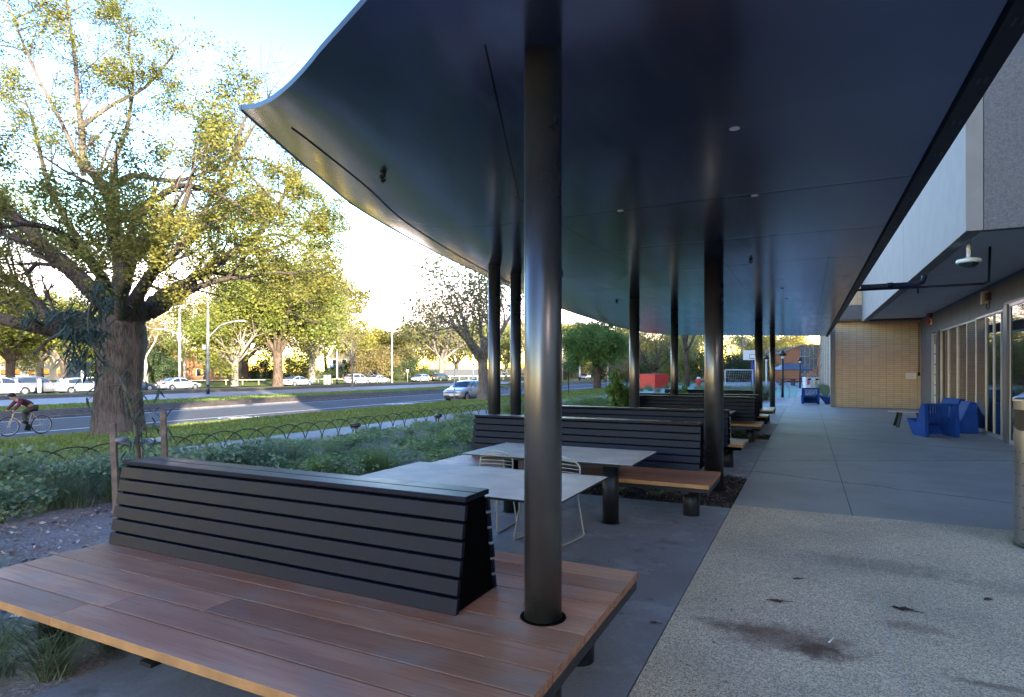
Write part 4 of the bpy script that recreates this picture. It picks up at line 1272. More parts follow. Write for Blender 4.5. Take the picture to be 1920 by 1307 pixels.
def kind_gum(seed, H=15.0, leafsize=0.26, per=13):
    g = Grow(seed); r = g.r
    root = empty("tree", (0, 0, -300))
    pts = [Vector((0, 0, -0.2)), Vector((0.15, 0, H * 0.15)), Vector((-0.1, 0.1, H * 0.32))]
    g.mb.tube(pts, [H * 0.030, H * 0.023, H * 0.02], 12, cap=False)
    cfg = dict(levels=3, kids=[3, 4, 2], step=0.9, wig=0.20, ang=(20, 50), shrink=(0.42, 0.66), lift=0.12, minr=0.02, tipn=2)
    for k in range(4):
        a = 2 * math.pi * (k + r.random()) / 4; el = math.radians(r.uniform(48, 78))
        g.branch(pts[-1], (math.cos(a) * math.cos(el), math.sin(a) * math.cos(el), math.sin(el)), H * r.uniform(0.4, 0.55), H * 0.013, 0, cfg, 0.03)
    return g, root, per, H * 0.034, leafsize
def kind_bush(seed, H=5.0, leafsize=0.20, per=15):
    g = Grow(seed); r = g.r
    root = empty("tree", (0, 0, -300))
    cfg = dict(levels=2, kids=[6, 4], step=0.5, wig=0.22, ang=(25, 65), shrink=(0.42, 0.62), lift=0.05, minr=0.012, tipn=3)
    for k in range(9):
        a = 2 * math.pi * (k + r.random()) / 9; el = math.radians(r.uniform(20, 85))
        g.branch((0, 0, 0.1), (math.cos(a) * math.cos(el), math.sin(a) * math.cos(el), math.sin(el)), H * r.uniform(0.5, 0.85) * (0.6 + 0.4 * math.sin(el)), H * 0.014, 0, cfg, 0.01)
    return g, root, per, H * 0.055, leafsize
KIND = {}
def register(k, res, bark, leaf, seed):
    g, root, per, spread, size = res
    finish_tree(root, g, bark, leaf, per, (spread, spread, spread * 0.75), size, seed)
    KIND[k] = root
register('A', kind_spreading(21), M['bark_dark'], L['yellow'], 1)
register('A2', kind_spreading(34, 13), M['bark_grey'], L['lime'], 2)
register('A3', kind_spreading(34, 13, 0.24, 6), M['bark_grey'], L['olive'], 9)
register('B', kind_round(8), M['bark_dark'], L['green'], 3)
register('C', kind_young(5), M['bark_grey'], L['olive'], 4)
register('D', kind_gum(9), M['bark_pale'], L['tan'], 5)
register('D2', kind_gum(17, 14), M['bark_grey'], L['olive'], 6)
register('E', kind_bush(3), M['bark_grey'], L['dark'], 7)
register('E2', kind_bush(14, 5.5), M['bark_grey'], L['gold'], 8)
used = set()
def plant_tree(k, x, y, z, rz, sc, leaf, lab, name="tree", group=None, bark=None):
    root = KIND[k]
    if k not in used:
        used.add(k); o = root; o.location = (x, y, z); o.rotation_euler = (0, 0, rz)
        o.scale = (sc, sc, sc) if isinstance(sc, (int, float)) else sc
    else:
        o = copy_tree(root, (x, y, z), rz, scale=sc)
    o.name = name
    tag(o, lab, "bush" if name == "bush" else "tree", group)
    for ch in o.children:
        for (key, m) in (("crown", L[leaf]), ("trunk", bark)):
            if ch.name.startswith(key) and m is not None:
                ch.material_slots[0].link = 'OBJECT'; ch.material_slots[0].material = m
    return o
GB = "trees along the far side of the road and in the park"
def T_(u, d, k, sc, leaf, lab, rz=0.0, z=-0.6, name=None, bark=None):
    x, y = at(u, d)
    nm = name or {'A': 'elm_tree', 'B': 'street_tree', 'C': 'young_tree', 'D': 'gum_tree', 'E': 'bush'}[k[0]]
    return plant_tree(k, x, y, z, rz, sc, leaf, lab, nm, GB, bark)
# near side of the road
plant_tree('A3', -21.0, 38.1, -0.5, 0.6, (0.78, 0.78, 0.98), 'olive', "rough trunked elm on the near lawn beside the silver car and the slim columns", "elm_tree", None, M['bark_grey'])
plant_tree('B', -21.0, 64.6, -0.55, 0.3, (1.0, 1.0, 1.0), 'green', "compact deep green round tree on the near lawn, framed right of the front column", "street_tree")
plant_tree('A3', -19.5, 86.0, -0.55, 1.2, (0.72, 0.72, 0.74), 'olive', "spreading tree with bare dark limbs standing behind the red box", "elm_tree", None, M['bark_dark'])
plant_tree('D2', *at(1287, 62), -0.3, 0.4, (0.8, 0.8, 0.85), 'dark', "tall tree with a thick dark trunk left of the thick column", "gum_tree", None, M['bark_dark'])
T_(660, 68.5, 'C', 1.0, 'olive', "slender young tree with sparse dark leaves on the grassy median", 0.4, -0.35)
# far side
T_(521, 86, 'A', (1.3, 1.3, 1.5), 'lime', "big elm with a straight dark trunk left of the pale blue sedan", 2.0)
T_(440, 84, 'A2', (1.0, 1.0, 1.08), 'lime', "elm with pale forked trunk and bright lime crown right of the tall grey lamp pole", 0.2, bark=M['bark_grey'])
T_(828, 128, 'A3', (1.3, 1.3, 1.45), 'olive', "large elm with forked grey trunk right of the silver hatchback across the road", 3.3, bark=M['bark_grey'])
T_(905, 150, 'A3', (1.4, 1.4, 1.5), 'lime', "tall leafy elm behind the slim columns across the road", 1.1)
T_(273, 92, 'D', (0.8, 0.8, 0.85), 'tan', "white trunked gum tree just right of the huge elm trunk", 1.0)
T_(347, 104, 'D', (0.8, 0.8, 0.75), 'olive', "pale gum tree behind the white lamp pole", 2.6)
T_(235, 112, 'A', (1.1, 1.1, 1.2), 'tan', "brownish tree seen through the limbs of the huge elm", 0.9)
T_(120, 96, 'A2', (1.1, 1.1, 1.15), 'lime', "lime tree low behind the limbs at far left", 2.4)
T_(20, 88, 'A', (1.15, 1.15, 1.1), 'lime', "bright lime tree at the left edge across the road", 4.0)
T_(-60, 95, 'D2', 1.0, 'olive', "olive tree beyond the left edge of the road", 1.0)
T_(75, 125, 'A2', (1.3, 1.3, 1.3), 'yellow', "yellow tree far behind the parked cars at left", 0.3)
T_(180, 130, 'A', (1.3, 1.3, 1.3), 'yellow', "yellow tree far behind the huge elm trunk", 1.3)
T_(300, 135, 'A2', (0.95, 0.95, 0.75), 'tan', "sandy brown tree behind the white gum trunk", 0.3)
T_(405, 140, 'E2', 1.7, 'gold', "golden bush behind the tall grey lamp pole", 0.3, name="bush")
T_(460, 118, 'A', (1.25, 1.25, 1.3), 'yellow', "yellow tree filling the gap between two elms", 3.1)
T_(585, 110, 'A2', (1.3, 1.3, 1.45), 'yellow', "yellow crowned elm above the pale blue sedan", 4.1)
T_(610, 140, 'D2', (1.2, 1.2, 1.15), 'olive', "olive tree behind the parking sign", 0.4)
T_(700, 150, 'A', (1.2, 1.2, 1.05), 'yellow', "yellow tree behind the white cars", 2.2)
T_(715, 128, 'E2', (1.6, 1.6, 1.35), 'rust', "rust coloured round tree behind the slim white lamp pole", 1.7, name="tree")
T_(770, 160, 'A2', (1.3, 1.3, 1.15), 'gold', "golden tree left of the forked grey elm", 5.1)
T_(745, 130, 'E', (1.0, 1.0, 0.95), 'dark', "dark green bush behind the small white sign", 0.5)
T_(775, 128, 'E', (1.15, 1.15, 1.0), 'dark', "dark green bush beside the silver hatchback", 2.5)
T_(560, 124, 'E', (1.3, 1.3, 1.1), 'olive', "olive bush behind the pale blue sedan", 1.5)
T_(490, 126, 'E', (1.0, 1.0, 1.1), 'dark', "dark bush left of the straight elm trunk", 3.5)
T_(640, 132, 'E', (1.3, 1.3, 0.9), 'dark', "dark low bush behind the white cars", 4.5)
T_(300, 108, 'E', (1.2, 1.2, 1.35), 'dark', "dark green bush between the white gum and the white pole", 0.9)
T_(855, 175, 'A', (1.35, 1.35, 1.2), 'gold', "golden tree in the distance right of the forked elm", 0.1)
T_(950, 190, 'A2', (1.5, 1.5, 1.35), 'yellow', "yellow tree in the distance behind the front column", 0.8)
T_(1040, 165, 'A', (1.4, 1.4, 1.25), 'gold', "golden tree left of the compact green tree", 1.9)
T_(1090, 190, 'A2', (1.5, 1.5, 1.3), 'yellow', "yellow tree behind the compact green tree", 2.7)
T_(1160, 170, 'A', (1.3, 1.3, 1.1), 'gold', "golden tree right of the compact green tree", 3.7)
T_(1215, 150, 'D', (1.2, 1.2, 1.0), 'yellow', "yellow tree behind the red box", 4.6)
T_(1262, 140, 'A2', (1.2, 1.2, 1.0), 'yellow', "yellow tree right of the red box", 5.5)
T_(1310, 125, 'E', 1.7, 'dark', "dark leafy tree behind the thick dark trunk", 0.7, name="tree")
T_(1345, 120, 'D2', (0.9, 0.9, 0.8), 'olive', "olive gum tree behind the thick column", 1.3)
T_(1385, 105, 'D', (0.75, 0.75, 0.72), 'green', "green gum tree left of the basketball backboard", 2.3)
T_(1390, 125, 'E2', (1.1, 1.1, 1.0), 'gold', "golden shrub below the basketball backboard", 3.3)
T_(1425, 115, 'D2', (0.8, 0.8, 0.75), 'olive', "olive tree right of the basketball backboard", 4.3)
T_(1455, 150, 'A', (1.0, 1.0, 0.95), 'gold', "golden tree above the orange brick building", 5.3)
T_(1520, 165, 'A2', (0.7, 0.7, 0.72), 'yellow', "yellow tree showing over the roof of the orange brick building", 0.2)
for (u, d, k, s, lf, lab) in ((1050, 135, 'E', 1.3, 'olive', "olive bush low at the road end left of the compact green tree"), (1085, 150, 'E2', 1.4, 'yellow', "yellow bush low behind the compact green tree trunk"), (1145, 128, 'E', 1.3, 'dark', "dark bush low right of the compact green tree trunk"),
                            (1185, 120, 'E', 1.2, 'olive', "olive bush low behind the leafy bush by the column"), (1235, 118, 'E', 1.5, 'dark', "dark bush right behind the red box"), (1270, 100, 'E2', 1.2, 'lime', "lime bush between the red box and the thick dark trunk"),
                            (1300, 98, 'D', 0.7, 'green', "green tree just right of the thick dark trunk"), (1365, 92, 'E', 1.2, 'dark', "dark bush left of the white goal frame"), (1420, 98, 'E2', 1.1, 'yellow', "yellow bush behind the navy padded post"), (1440, 120, 'A3', 0.7, 'lime', "thin lime tree between the two farthest columns")):
    T_(u, d, k, s, lf, lab, u * 0.7, name="bush" if 'bush' in lab else "tree")
x, y = at(1532, 62)
plant_tree('C', x, y, 0, 1.1, (0.62, 0.62, 0.55), 'tan', "small bare twiggy tree before the orange brick building", "young_tree")
for (x, y, k, s, lf, lab) in ((-66, 14, 'A', 1.2, 'lime', "lime elm across the road beyond the left edge, nearest one"), (-70, -4, 'A2', 1.2, 'lime', "lime elm across the road beyond the left edge, second one"), (-66, -24, 'A', 1.2, 'olive', "olive elm across the road far beyond the left edge"),
                        (-84, 6, 'A2', 1.3, 'yellow', "yellow elm in the park beyond the left edge"), (-88, -14, 'A', 1.3, 'yellow', "yellow elm deep in the park beyond the left edge"), (-92, 24, 'D2', 1.2, 'olive', "olive gum in the park beyond the left edge"), (-46, 2, 'C', 1.0, 'olive', "slender young tree on the median beyond the left edge")):
    plant_tree(k, x, y, -0.6, x * 0.3 + y, s, lf, lab, {'A': 'elm_tree', 'D': 'gum_tree', 'C': 'young_tree'}[k[0]], GB)
# palm
px, py = at(385, 112)
pr = empty("palm_tree", (px, py, -0.6), 0, "palm tree with drooping fronds behind the tall grey lamp pole", "tree", GB)
b = MB(); b.tube([(0, 0, 0), (0.1, 0, 2.5), (0, 0, 5.2)], [0.42, 0.34, 0.38], 12); b.build("trunk", M['bark_grey'], pr)
b = MB(); r_ = random.Random(2)
for k in range(34):
    a = 2 * math.pi * k / 34 + r_.uniform(-.1, .1); e0 = r_.uniform(0.1, 1.3); pts = []
    for i in range(8):
        t = i / 7; pts.append(Vector((math.cos(a) * 3.4 * t * math.cos(e0 * (1 - t)), math.sin(a) * 3.4 * t * math.cos(e0 * (1 - t)), 5.2 + 2.6 * math.sin(e0) * t - 2.4 * t * t)))
    for i in range(7):
        d = (pts[i + 1] - pts[i]); s = d.cross(Vector((0, 0, 1))).normalized()
        for sg in (-1, 1):
            for q in range(3):
                p = pts[i].lerp(pts[i + 1], q / 3); e = p + s * sg * 0.55 * (1 - 0.5 * i / 7) + d * 0.5 - Vector((0, 0, 0.25))
                b.add([p, p + d * 0.12, e], [(0, 1, 2)])
b.build("crown", L['gold'], pr, fix=False)

# ---- young gum between stakes in the garden bed (close by)
SX, SY = -5.25, 3.45
gum = empty("sapling", (SX, SY, -0.03), YAW, "young gum sapling with drooping dark sickle leaves between timber stakes", "tree")
GD = -SX * sY + SY * cY
GX = SX * cY + SY * sY
def PG(u, v, q=0.0):
    d = GD + q
    return Vector(((u - 960) / 1130 * d - GX, q, 1.73 + (694 - v) / 1130 * d))
b = MB()
stem = catmull([(0, 0, 0), PG(262, 880, 0), PG(255, 800, 0.05), PG(232, 720, 0.1), PG(200, 682, 0.12), PG(176, 650, 0.15), PG(165, 600, 0.2), PG(178, 540, 0.25)], 5)
b.tube(stem, [0.022 * (1 - 0.8 * i / len(stem)) + 0.003 for i in range(len(stem))], 7)
cl = [(100, 594, .5, 50), (60, 596, .6, 30), (135, 602, .3, 80), (165, 632, .2, 100), (152, 666, .1, 100), (168, 690, .0, 70), (185, 552, .3, 80), (196, 580, .3, 50), (172, 590, .3, 60), (145, 630, .2, 60), (272, 735, -.1, 7), (296, 738, 0, 8), (250, 750, 0, 6), (300, 800, 0.1, 14), (262, 815, 0.1, 12), (282, 770, 0, 8), (240, 790, -.1, 6), (225, 720, 0, 5), (272, 840, 0, 12), (250, 700, 0.1, 5), (162, 752, 0, 5)]
twig_tips = []
r_ = random.Random(8)
for (u, v, q, n) in cl:
    c = PG(u, v, q)
    best = min(stem, key=lambda s: (s - c).length)
    mid = best.lerp(c, 0.5) + Vector((0, 0, 0.06))
    b.tube([best, mid, c], [0.007, 0.005, 0.003], 5, cap=False)
b.build("trunk", M['stem'], gum)
vs = []; fs = []
for (u, v, q, n) in cl:
    c = PG(u, v, q)
    for k in range(n):
        p = c + Vector((r_.gauss(0, 0.062), r_.gauss(0, 0.10), r_.gauss(0.03, 0.06)))
        a = r_.uniform(0, 2 * math.pi); d = Vector((math.cos(a) * 0.8, math.sin(a) * 0.8, r_.uniform(-0.9, 0.1))).normalized()
        ln = r_.uniform(0.07, 0.135); wd = r_.uniform(0.006, 0.010); s = d.cross(Vector((0, 0, 1))).normalized(); cur = r_.uniform(-0.9, 0.9)
        o = len(vs); m = 5
        for i in range(m):
            t = i / (m - 1); ww = wd * math.sin(math.pi * (0.12 + 0.86 * t)) * 0.9 + 0.001
            pp = p + d * ln * t + Vector((0, 0, -0.45 * ln * t * t)) + s * cur * ln * 0.5 * t * t
            vs += [pp - s * ww, pp + s * ww]
        for i in range(m - 1): fs.append((o + 2 * i, o + 2 * i + 1, o + 2 * i + 3, o + 2 * i + 2))
raw_mesh("crown", np.array([tuple(q) for q in vs]), np.array(fs), L['gum'], gum)

# stakes and webbing tie
def stake(u, d, top, lab):
    x, y = at(u, d)
    b = MB(); h = top
    b.box(-0.022, 0.022, -0.02, 0.02, -0.3, h); b.box(-0.018, 0.018, -0.016, 0.016, h, h + 0.006)
    o = b.build("timber_stake", M['timber_stake'], bevel=0.004); o.location = (x, y, 0); o.rotation_euler = (0.02, -0.03, YAW + 0.2)
    tag(o, lab, "stake", "timber stakes round the sapling")
    return Vector((x, y, 0))
s1 = stake(224, 4.95, 1.26, "tall square timber stake at the left end of the nearest backrest")
s2 = stake(317, 5.5, 1.33, "square timber stake behind the nearest backrest, right of the sapling")
s3 = stake(270, 6.4, 0.98, "short timber stake between the other two, behind the sapling")
b = MB()
for (p, q) in ((s1, s3), (s3, s2)):
    za, zb = 1.12, 0.98 if q is s3 else 1.10
    a = Vector((p.x, p.y, za if p is s1 else 0.95)); c = Vector((q.x, q.y, 0.95 if q is s3 else 1.10))
    m = a.lerp(c, 0.5) - Vector((0, 0, 0.02))
    b.bar(a, m, 0.004, 0.05); b.bar(m, c, 0.004, 0.05)
b.tube([s1 + Vector((-0.035, -0.035, 1.13)), s1 + Vector((0.035, -0.035, 1.13)), s1 + Vector((0.035, 0.035, 1.13)), s1 + Vector((-0.035, 0.035, 1.13))], 0.02, 6, closed=True)
o = b.build("webbing_tie", mat("grey_webbing", (0.33, 0.34, 0.34), 0.8)); tag(o, "grey webbing strap tied between the timber stakes", "strap")

# ---- garden plants
def blades(seed, n, h, w, spread, lean=0.5, segs=4, base=0.05):
    r = random.Random(seed); vs = []; fs = []
    for k in range(n):
        a = r.uniform(0, 2 * math.pi); hh = h * r.uniform(0.55, 1.0); l = hh * lean * r.uniform(0.3, 1.4); ww = w * r.uniform(0.6, 1.1)
        bx, by = r.gauss(0, base), r.gauss(0, base); d = Vector((math.cos(a), math.sin(a), 0)); s = Vector((-d.y, d.x, 0)); o = len(vs)
        for i in range(segs + 1):
            t = i / segs; p = Vector((bx, by, 0)) + d * (l * t ** 1.8 + spread * 0.1 * t) + Vector((0, 0, hh * (t - 0.32 * lean * t * t)))
            q = ww * (1 - t) ** 0.6 * (0.6 + 0.4 * min(1, t * 4)) + 0.0006; vs += [p - s * q, p + s * q]
        for i in range(segs): fs.append((o + 2 * i, o + 2 * i + 1, o + 2 * i + 3, o + 2 * i + 2))
    return np.array([tuple(q) for q in vs]), np.array(fs)
PK = {}
def shrub_kind(key, name, seed, h, w, n, size, leaf):
    root = empty(name, (0, 0, -300)); r = random.Random(seed); b = MB(); tips = []
    for k in range(12):
        a = r.uniform(0, 6.28); l = w * 0.5 * r.uniform(0.2, 1.0); top = Vector((math.cos(a) * l, math.sin(a) * l, h * r.uniform(0.5, 1.0)))
        pts = [Vector((0, 0, 0)), top * 0.5 + Vector((0, 0, 0.1 * h)), top]; b.tube(pts, [0.010, 0.007, 0.003], 4, cap=False)
        for i in range(n // 12): 
            t = r.uniform(0.25, 1.05); q = pts[1].lerp(top, t) if t > 0.5 else pts[0].lerp(pts[1], t * 2)
            tips.append((q.x + r.gauss(0, w * 0.10), q.y + r.gauss(0, w * 0.10), max(0.02, q.z + r.gauss(0, h * 0.09))))
    b.build("stem", M['stem'], root, fix=False)
    v, f = leaf_quads(tips, 1, (0.01,) * 3, size, seed, flat=0.25, aspect=0.65)
    raw_mesh("foliage", v, f, leaf, root); PK[key] = root
def tuft_kind(key, name, seed, n, h, w, lean, leaf, base=0.06):
    v, f = blades(seed, n, h, w, 1, lean, base=base); o = raw_mesh(name, v, f, leaf); o.location = (0, 0, -300); PK[key] = o
shrub_kind('blue', "shrub", 31, 0.62, 1.15, 1000, 0.062, L['blueleaf'])
shrub_kind('blue2', "shrub", 32, 0.48, 1.0, 800, 0.058, L['blueleaf'])
shrub_kind('herb', "shrub", 33, 0.55, 1.05, 1400, 0.058, L['herb'])
shrub_kind('herb2', "shrub", 36, 0.42, 0.9, 1100, 0.052, L['herb'])
shrub_kind('big', "bush", 34, 1.75, 1.5, 1500, 0.20, L['green'])
tuft_kind('tuft', "grass_tuft", 41, 170, 0.48, 0.005, 0.9, L['tuft'])
tuft_kind('tuft2', "grass_tuft", 42, 120, 0.34, 0.0045, 1.1, L['tuft'])
tuft_kind('reed', "reed_clump", 43, 260, 1.0, 0.008, 0.7, L['tuft'], 0.16)
tuft_kind('sedge', "sedge_clump", 47, 300, 0.85, 0.008, 0.7, L['sedge'], 0.18)
tuft_kind('strap', "strap_leaf_plant", 44, 26, 0.34, 0.02, 0.9, L['bright'], 0.03)
tuft_kind('lom', "grass_tuft", 45, 140, 0.50, 0.007, 0.9, L['tuft'], 0.05)
pused = set()
def put(k, x, y, rz, sc, lab, group, cat=None, z=-0.04):
    root = PK[k]
    if k in pused: o = copy_tree(root, (x, y, z), rz, scale=sc)
    else:
        pused.add(k); o = root; o.location = (x, y, z); o.rotation_euler = (0, 0, rz); o.scale = (sc, sc, sc) if isinstance(sc, (int, float)) else sc
    tag(o, lab, cat or ("grass" if 'uft' in o.name or 'clump' in o.name else "shrub"), group)
r_ = random.Random(77)
# dark blue-green drift at the left between mulch and hoops
for (x, y) in ((-8.2, 3.6), (-8.7, 4.3), (-9.3, 4.0), (-9.9, 4.6), (-10.4, 5.2), (-9.2, 5.0), (-8.4, 5.1), (-9.9, 5.7), (-10.5, 6.2), (-9.0, 5.9), (-8.3, 6.0), (-7.8, 5.3), (-7.5, 6.3), (-10.2, 4.0), (-10.6, 3.4), (-8.8, 6.8)):
    hh = r_.uniform(0.85, 1.15)
    put(r_.choice(('blue', 'blue2')), x, y, r_.uniform(0, 6), (hh, hh, hh * (0.95 if x > -9.6 else 0.6)), "low blue green shrub between the bark mulch and the hoop edging at left", "blue green shrubs at left")
for (x, y) in ((-6.6, 7.0), (-7.4, 7.6), (-8.3, 8.2), (-9.2, 8.6), (-6.8, 8.6), (-7.9, 9.5), (-9.0, 10.2), (-6.6, 10.0), (-8.2, 11.2), (-9.6, 11.6), (-6.9, 12.0), (-7.8, 13.2), (-9.0, 13.8), (-6.5, 13.8), (-8.4, 15.2), (-7.1, 15.8), (-9.6, 16.4), (-6.0, 11.2), (-5.6, 9.0), (-5.9, 12.8), (-5.4, 14.6), (-6.1, 16.8), (-7.9, 17.6), (-9.2, 18.6), (-10.3, 9.6), (-10.4, 12.6), (-10.2, 14.8), (-10.4, 17.6), (-5.2, 7.7)):
    hh = r_.uniform(0.75, 1.1); hz = hh * (0.72 if x > -7.6 else 0.5)
    put(r_.choice(('herb', 'herb2', 'herb')), x, y, r_.uniform(0, 6), (hh, hh, hz), "green herb shrub in the planted bed behind the tables", "green shrubs behind the tables")
for k in range(16):
    x = r_.uniform(-9.8, -5.6); y = r_.uniform(7.5, 19)
    put('sedge', x, y, r_.uniform(0, 6), r_.uniform(0.45, 0.8), "wispy bright sedge standing above the green shrubs of the bed", "wispy sedges among the green shrubs")
for k in range(18):
    x = r_.uniform(-10.4, -7.6); y = r_.uniform(3.4, 8.0)
    put('reed', x, y, r_.uniform(0, 6), r_.uniform(0.5, 0.78), "wispy grey green clump rising through the blue green shrubs at left", "wispy clumps at left")
for k in range(26):
    x = r_.uniform(-10.2, -5.6); y = r_.uniform(6.8, 18)
    put(r_.choice(('tuft', 'tuft2', 'lom')), x, y, r_.uniform(0, 6), r_.uniform(0.5, 0.85), "pale grass tuft among the green shrubs of the bed behind the tables", "grass tufts among the green shrubs")
for (x, y) in ((-6.0, 5.6), (-6.6, 6.0), (-7.2, 6.7), (-5.6, 6.4), (-8.0, 7.1), (-9.6, 7.4)):
    put(r_.choice(('tuft', 'tuft2')), x, y, r_.uniform(0, 6), r_.uniform(0.8, 1.1), "fine grass tuft in the mulch just behind the nearest bench", "grass tufts behind the nearest bench")
put('strap', -7.75, 7.35, 0, 1.25, "bright lime strap leaf plant in the mulch behind the nearest bench, left one", None, "plant")
put('strap', -6.35, 7.15, 1, 1.05, "smaller lime strap leaf plant close to the pale table edge, right one", None, "plant")
for (x, y) in ((-5.3, 1.55), (-5.5, 2.35), (-6.2, 2.6), (-7.0, 2.9)):
    put('tuft2', x, y, r_.uniform(0, 6), r_.uniform(0.45, 0.75), "thin dry tuft growing through the bark mulch at left", "thin tufts in the mulch")
put('herb2', -4.78, 2.62, 0.4, 0.42, "tiny leafy plant tucked against the left end of the nearest backrest", None)
for (x, y) in ((-3.85, 1.92), (-4.1, 1.75), (-4.2, 2.15), (-3.9, 2.3), (-4.45, 1.95), (-4.4, 1.55)):
    put('lom', x, y, r_.uniform(0, 6), r_.uniform(0.55, 0.8), "strappy grass tuft growing under the front edge of the nearest bench", "grass tufts under the nearest bench")
for k in range(46):
    x = r_.uniform(-10.8, -6.2); y = r_.uniform(19.0, 30.5)
    put('sedge', x, y, r_.uniform(0, 6), r_.uniform(0.75, 1.15), "bright green sedge clump in the bed beyond the hoop edging", "sedge clumps beyond the hoops")
for k in range(26):
    x = r_.uniform(-13.5, -5.5); y = r_.uniform(44, 56)
    put('reed', x, y, r_.uniform(0, 6), r_.uniform(0.5, 0.75), "grey green reed clump in front of the red box", "reed clumps before the red box")
for k in range(16):
    x = r_.uniform(-5.2, -2.2); y = r_.uniform(33, 42)
    put('reed', x, y, r_.uniform(0, 6), r_.uniform(1.0, 1.4), "tall olive reed clump beyond the farthest bench", "tall grass clumps beyond the benches")
for k in range(9):
    put('reed', 1.35 + r_.uniform(-0.4, 0.35), 37.0 + k * 1.9, r_.uniform(0, 6), r_.uniform(0.9, 1.25), "rush clump against the cream wall beyond the brick corner", "rushes along the cream wall")
put('big', -4.2, 15.0, 0.3, (0.5, 0.5, 0.9), "glossy big leafed bush beside the column left of the fourth bench", None, "bush")
put('big', -3.9, 21.0, 2.3, (0.4, 0.4, 0.62), "smaller bright leafy bush showing over the fifth bench", None, "bush")
# plants under the back-to-back benches
for k in range(16):
    x = r_.uniform(-3.4, -1.3); y = r_.uniform(8.2, 10.0)
    put('tuft2', x, y, r_.uniform(0, 6), r_.uniform(0.5, 0.9), "dark tuft in the soil strip behind the second bench", "tufts in the near soil strip")
for k in range(9):
    put('lom', r_.uniform(-2.8, -1.0), r_.uniform(16.0, 17.0), r_.uniform(0, 6), r_.uniform(0.5, 0.8), "grass tuft in the soil strip behind the fourth bench", "tufts in the far soil strip")

# ground cover, chips and lawn blades : uncountable
rg = np.random.default_rng(3)
n = 13000
gx = rg.uniform(-10.9, -4.9, n); gy = rg.uniform(5.2, 31, n)
dens = 0.5 + 0.5 * np.sin(gx * 1.9 + np.sin(gy * 0.8) * 2) * np.sin(gy * 1.3 + gx * 0.6)
keep = (rg.uniform(0, 1, n) < 0.25 + 0.75 * dens) & (gy - 5.2 > (gx + 9.5) * 0.55)
gx, gy, dens = gx[keep], gy[keep], dens[keep]
gz = 0.0 + rg.uniform(0, 1, len(gx)) ** 1.3 * (0.06 + 0.26 * dens * np.clip((gx + 10.6) / 2.6, 0.15, 1))
v, f = leaf_quads(np.stack([gx, gy, gz], 1), 2, (0.06, 0.06, 0.03), 0.07, 9, flat=0.25, aspect=0.6)
stuff(raw_mesh("ground_cover", v, f, L['herb']), "low mixed ground cover filling the planted bed", "ground cover")
n = 9000
gx = rg.uniform(-10.5, -4.55, n); gy = rg.uniform(-0.5, 8.5, n)
v, f = leaf_quads(np.stack([gx, gy, np.full(n, -0.028)], 1), 1, (0, 0, 0.010), 0.055, 10, flat=0.25, aspect=0.42, jitter=0.7)
chip = leaf_mat("bark_chips", (0.17, 0.13, 0.11), (0.30, 0.24, 0.20), (0.48, 0.41, 0.36), 0.0, 3.0)
stuff(raw_mesh("bark_chips", v, f, chip), "loose bark chips scattered over the mulch bed", "mulch")
n = 5000
gx = rg.uniform(-3.6, -0.86, n); gy = np.where(rg.uniform(0, 1, n) < 0.65, rg.uniform(7.87, 10.4, n), rg.uniform(15.97, 17.28, n))
v, f = leaf_quads(np.stack([gx, gy, np.full(n, -0.02)], 1), 1, (0, 0, 0.012), 0.045, 12, flat=0.3, aspect=0.5, jitter=0.6)
litter = leaf_mat("soil_litter", (0.045, 0.032, 0.026), (0.075, 0.052, 0.04), (0.13, 0.10, 0.08), 0.0, 3.0)
stuff(raw_mesh("soil_litter", v, f, litter), "dark leaf litter on the soil strips between benches", "litter")
def lawn_blades(nm, x0, x1, y0, y1, n, h, zf, seed, lab):
    r = np.random.default_rng(seed)
    x = r.uniform(x0, x1, n); y = y0 + (y1 - y0) * r.uniform(0, 1, n) ** 1.6
    z = zf(x, y); a = r.uniform(0, 2 * np.pi, n); hh = h * r.uniform(0.5, 1.2, n); wv = 0.012 + 0.0006 * np.hypot(x, y)
    v = np.empty((n, 3, 3)); v[:, 0] = np.stack([x - np.cos(a) * wv, y - np.sin(a) * wv, z], 1); v[:, 1] = np.stack([x + np.cos(a) * wv, y + np.sin(a) * wv, z], 1)
    v[:, 2] = np.stack([x - np.sin(a) * hh * 0.5, y + np.cos(a) * hh * 0.5, z + hh], 1)
    stuff(raw_mesh(nm, v.reshape(-1, 3), np.arange(3 * n).reshape(n, 3), L['lawn']), lab, "grass")
lawn_blades("lawn_grass", -22.75, -12.7, 2, 75, 60000, 0.09, lambda x, y: -0.05 - 0.45 * (-12.6 - x) / 10.2, 2, "short green lawn grass beside the footpath")
lawn_blades("median_grass", -45.5, -35.0, 5, 120, 30000, 0.11, lambda x, y: -0.30 - 0.33 * np.clip((-33.5 - x - 2) / 9.8, 0, 1), 4, "short grass on the median between the roads")
# scattered autumn leaves on the lawn
n = 350
gx = rg.uniform(-22.5, -12.7, n); gy = rg.uniform(4, 50, n)
v, f = leaf_quads(np.stack([gx, gy, -0.05 - 0.45 * (-12.6 - gx) / 10.2 + 0.06], 1), 1, (0, 0, 0.01), 0.10, 15, flat=0.2)
stuff(raw_mesh("lawn_leaf_litter", v, f, L['gold']), "scattered yellow leaves on the lawn", "leaf litter")

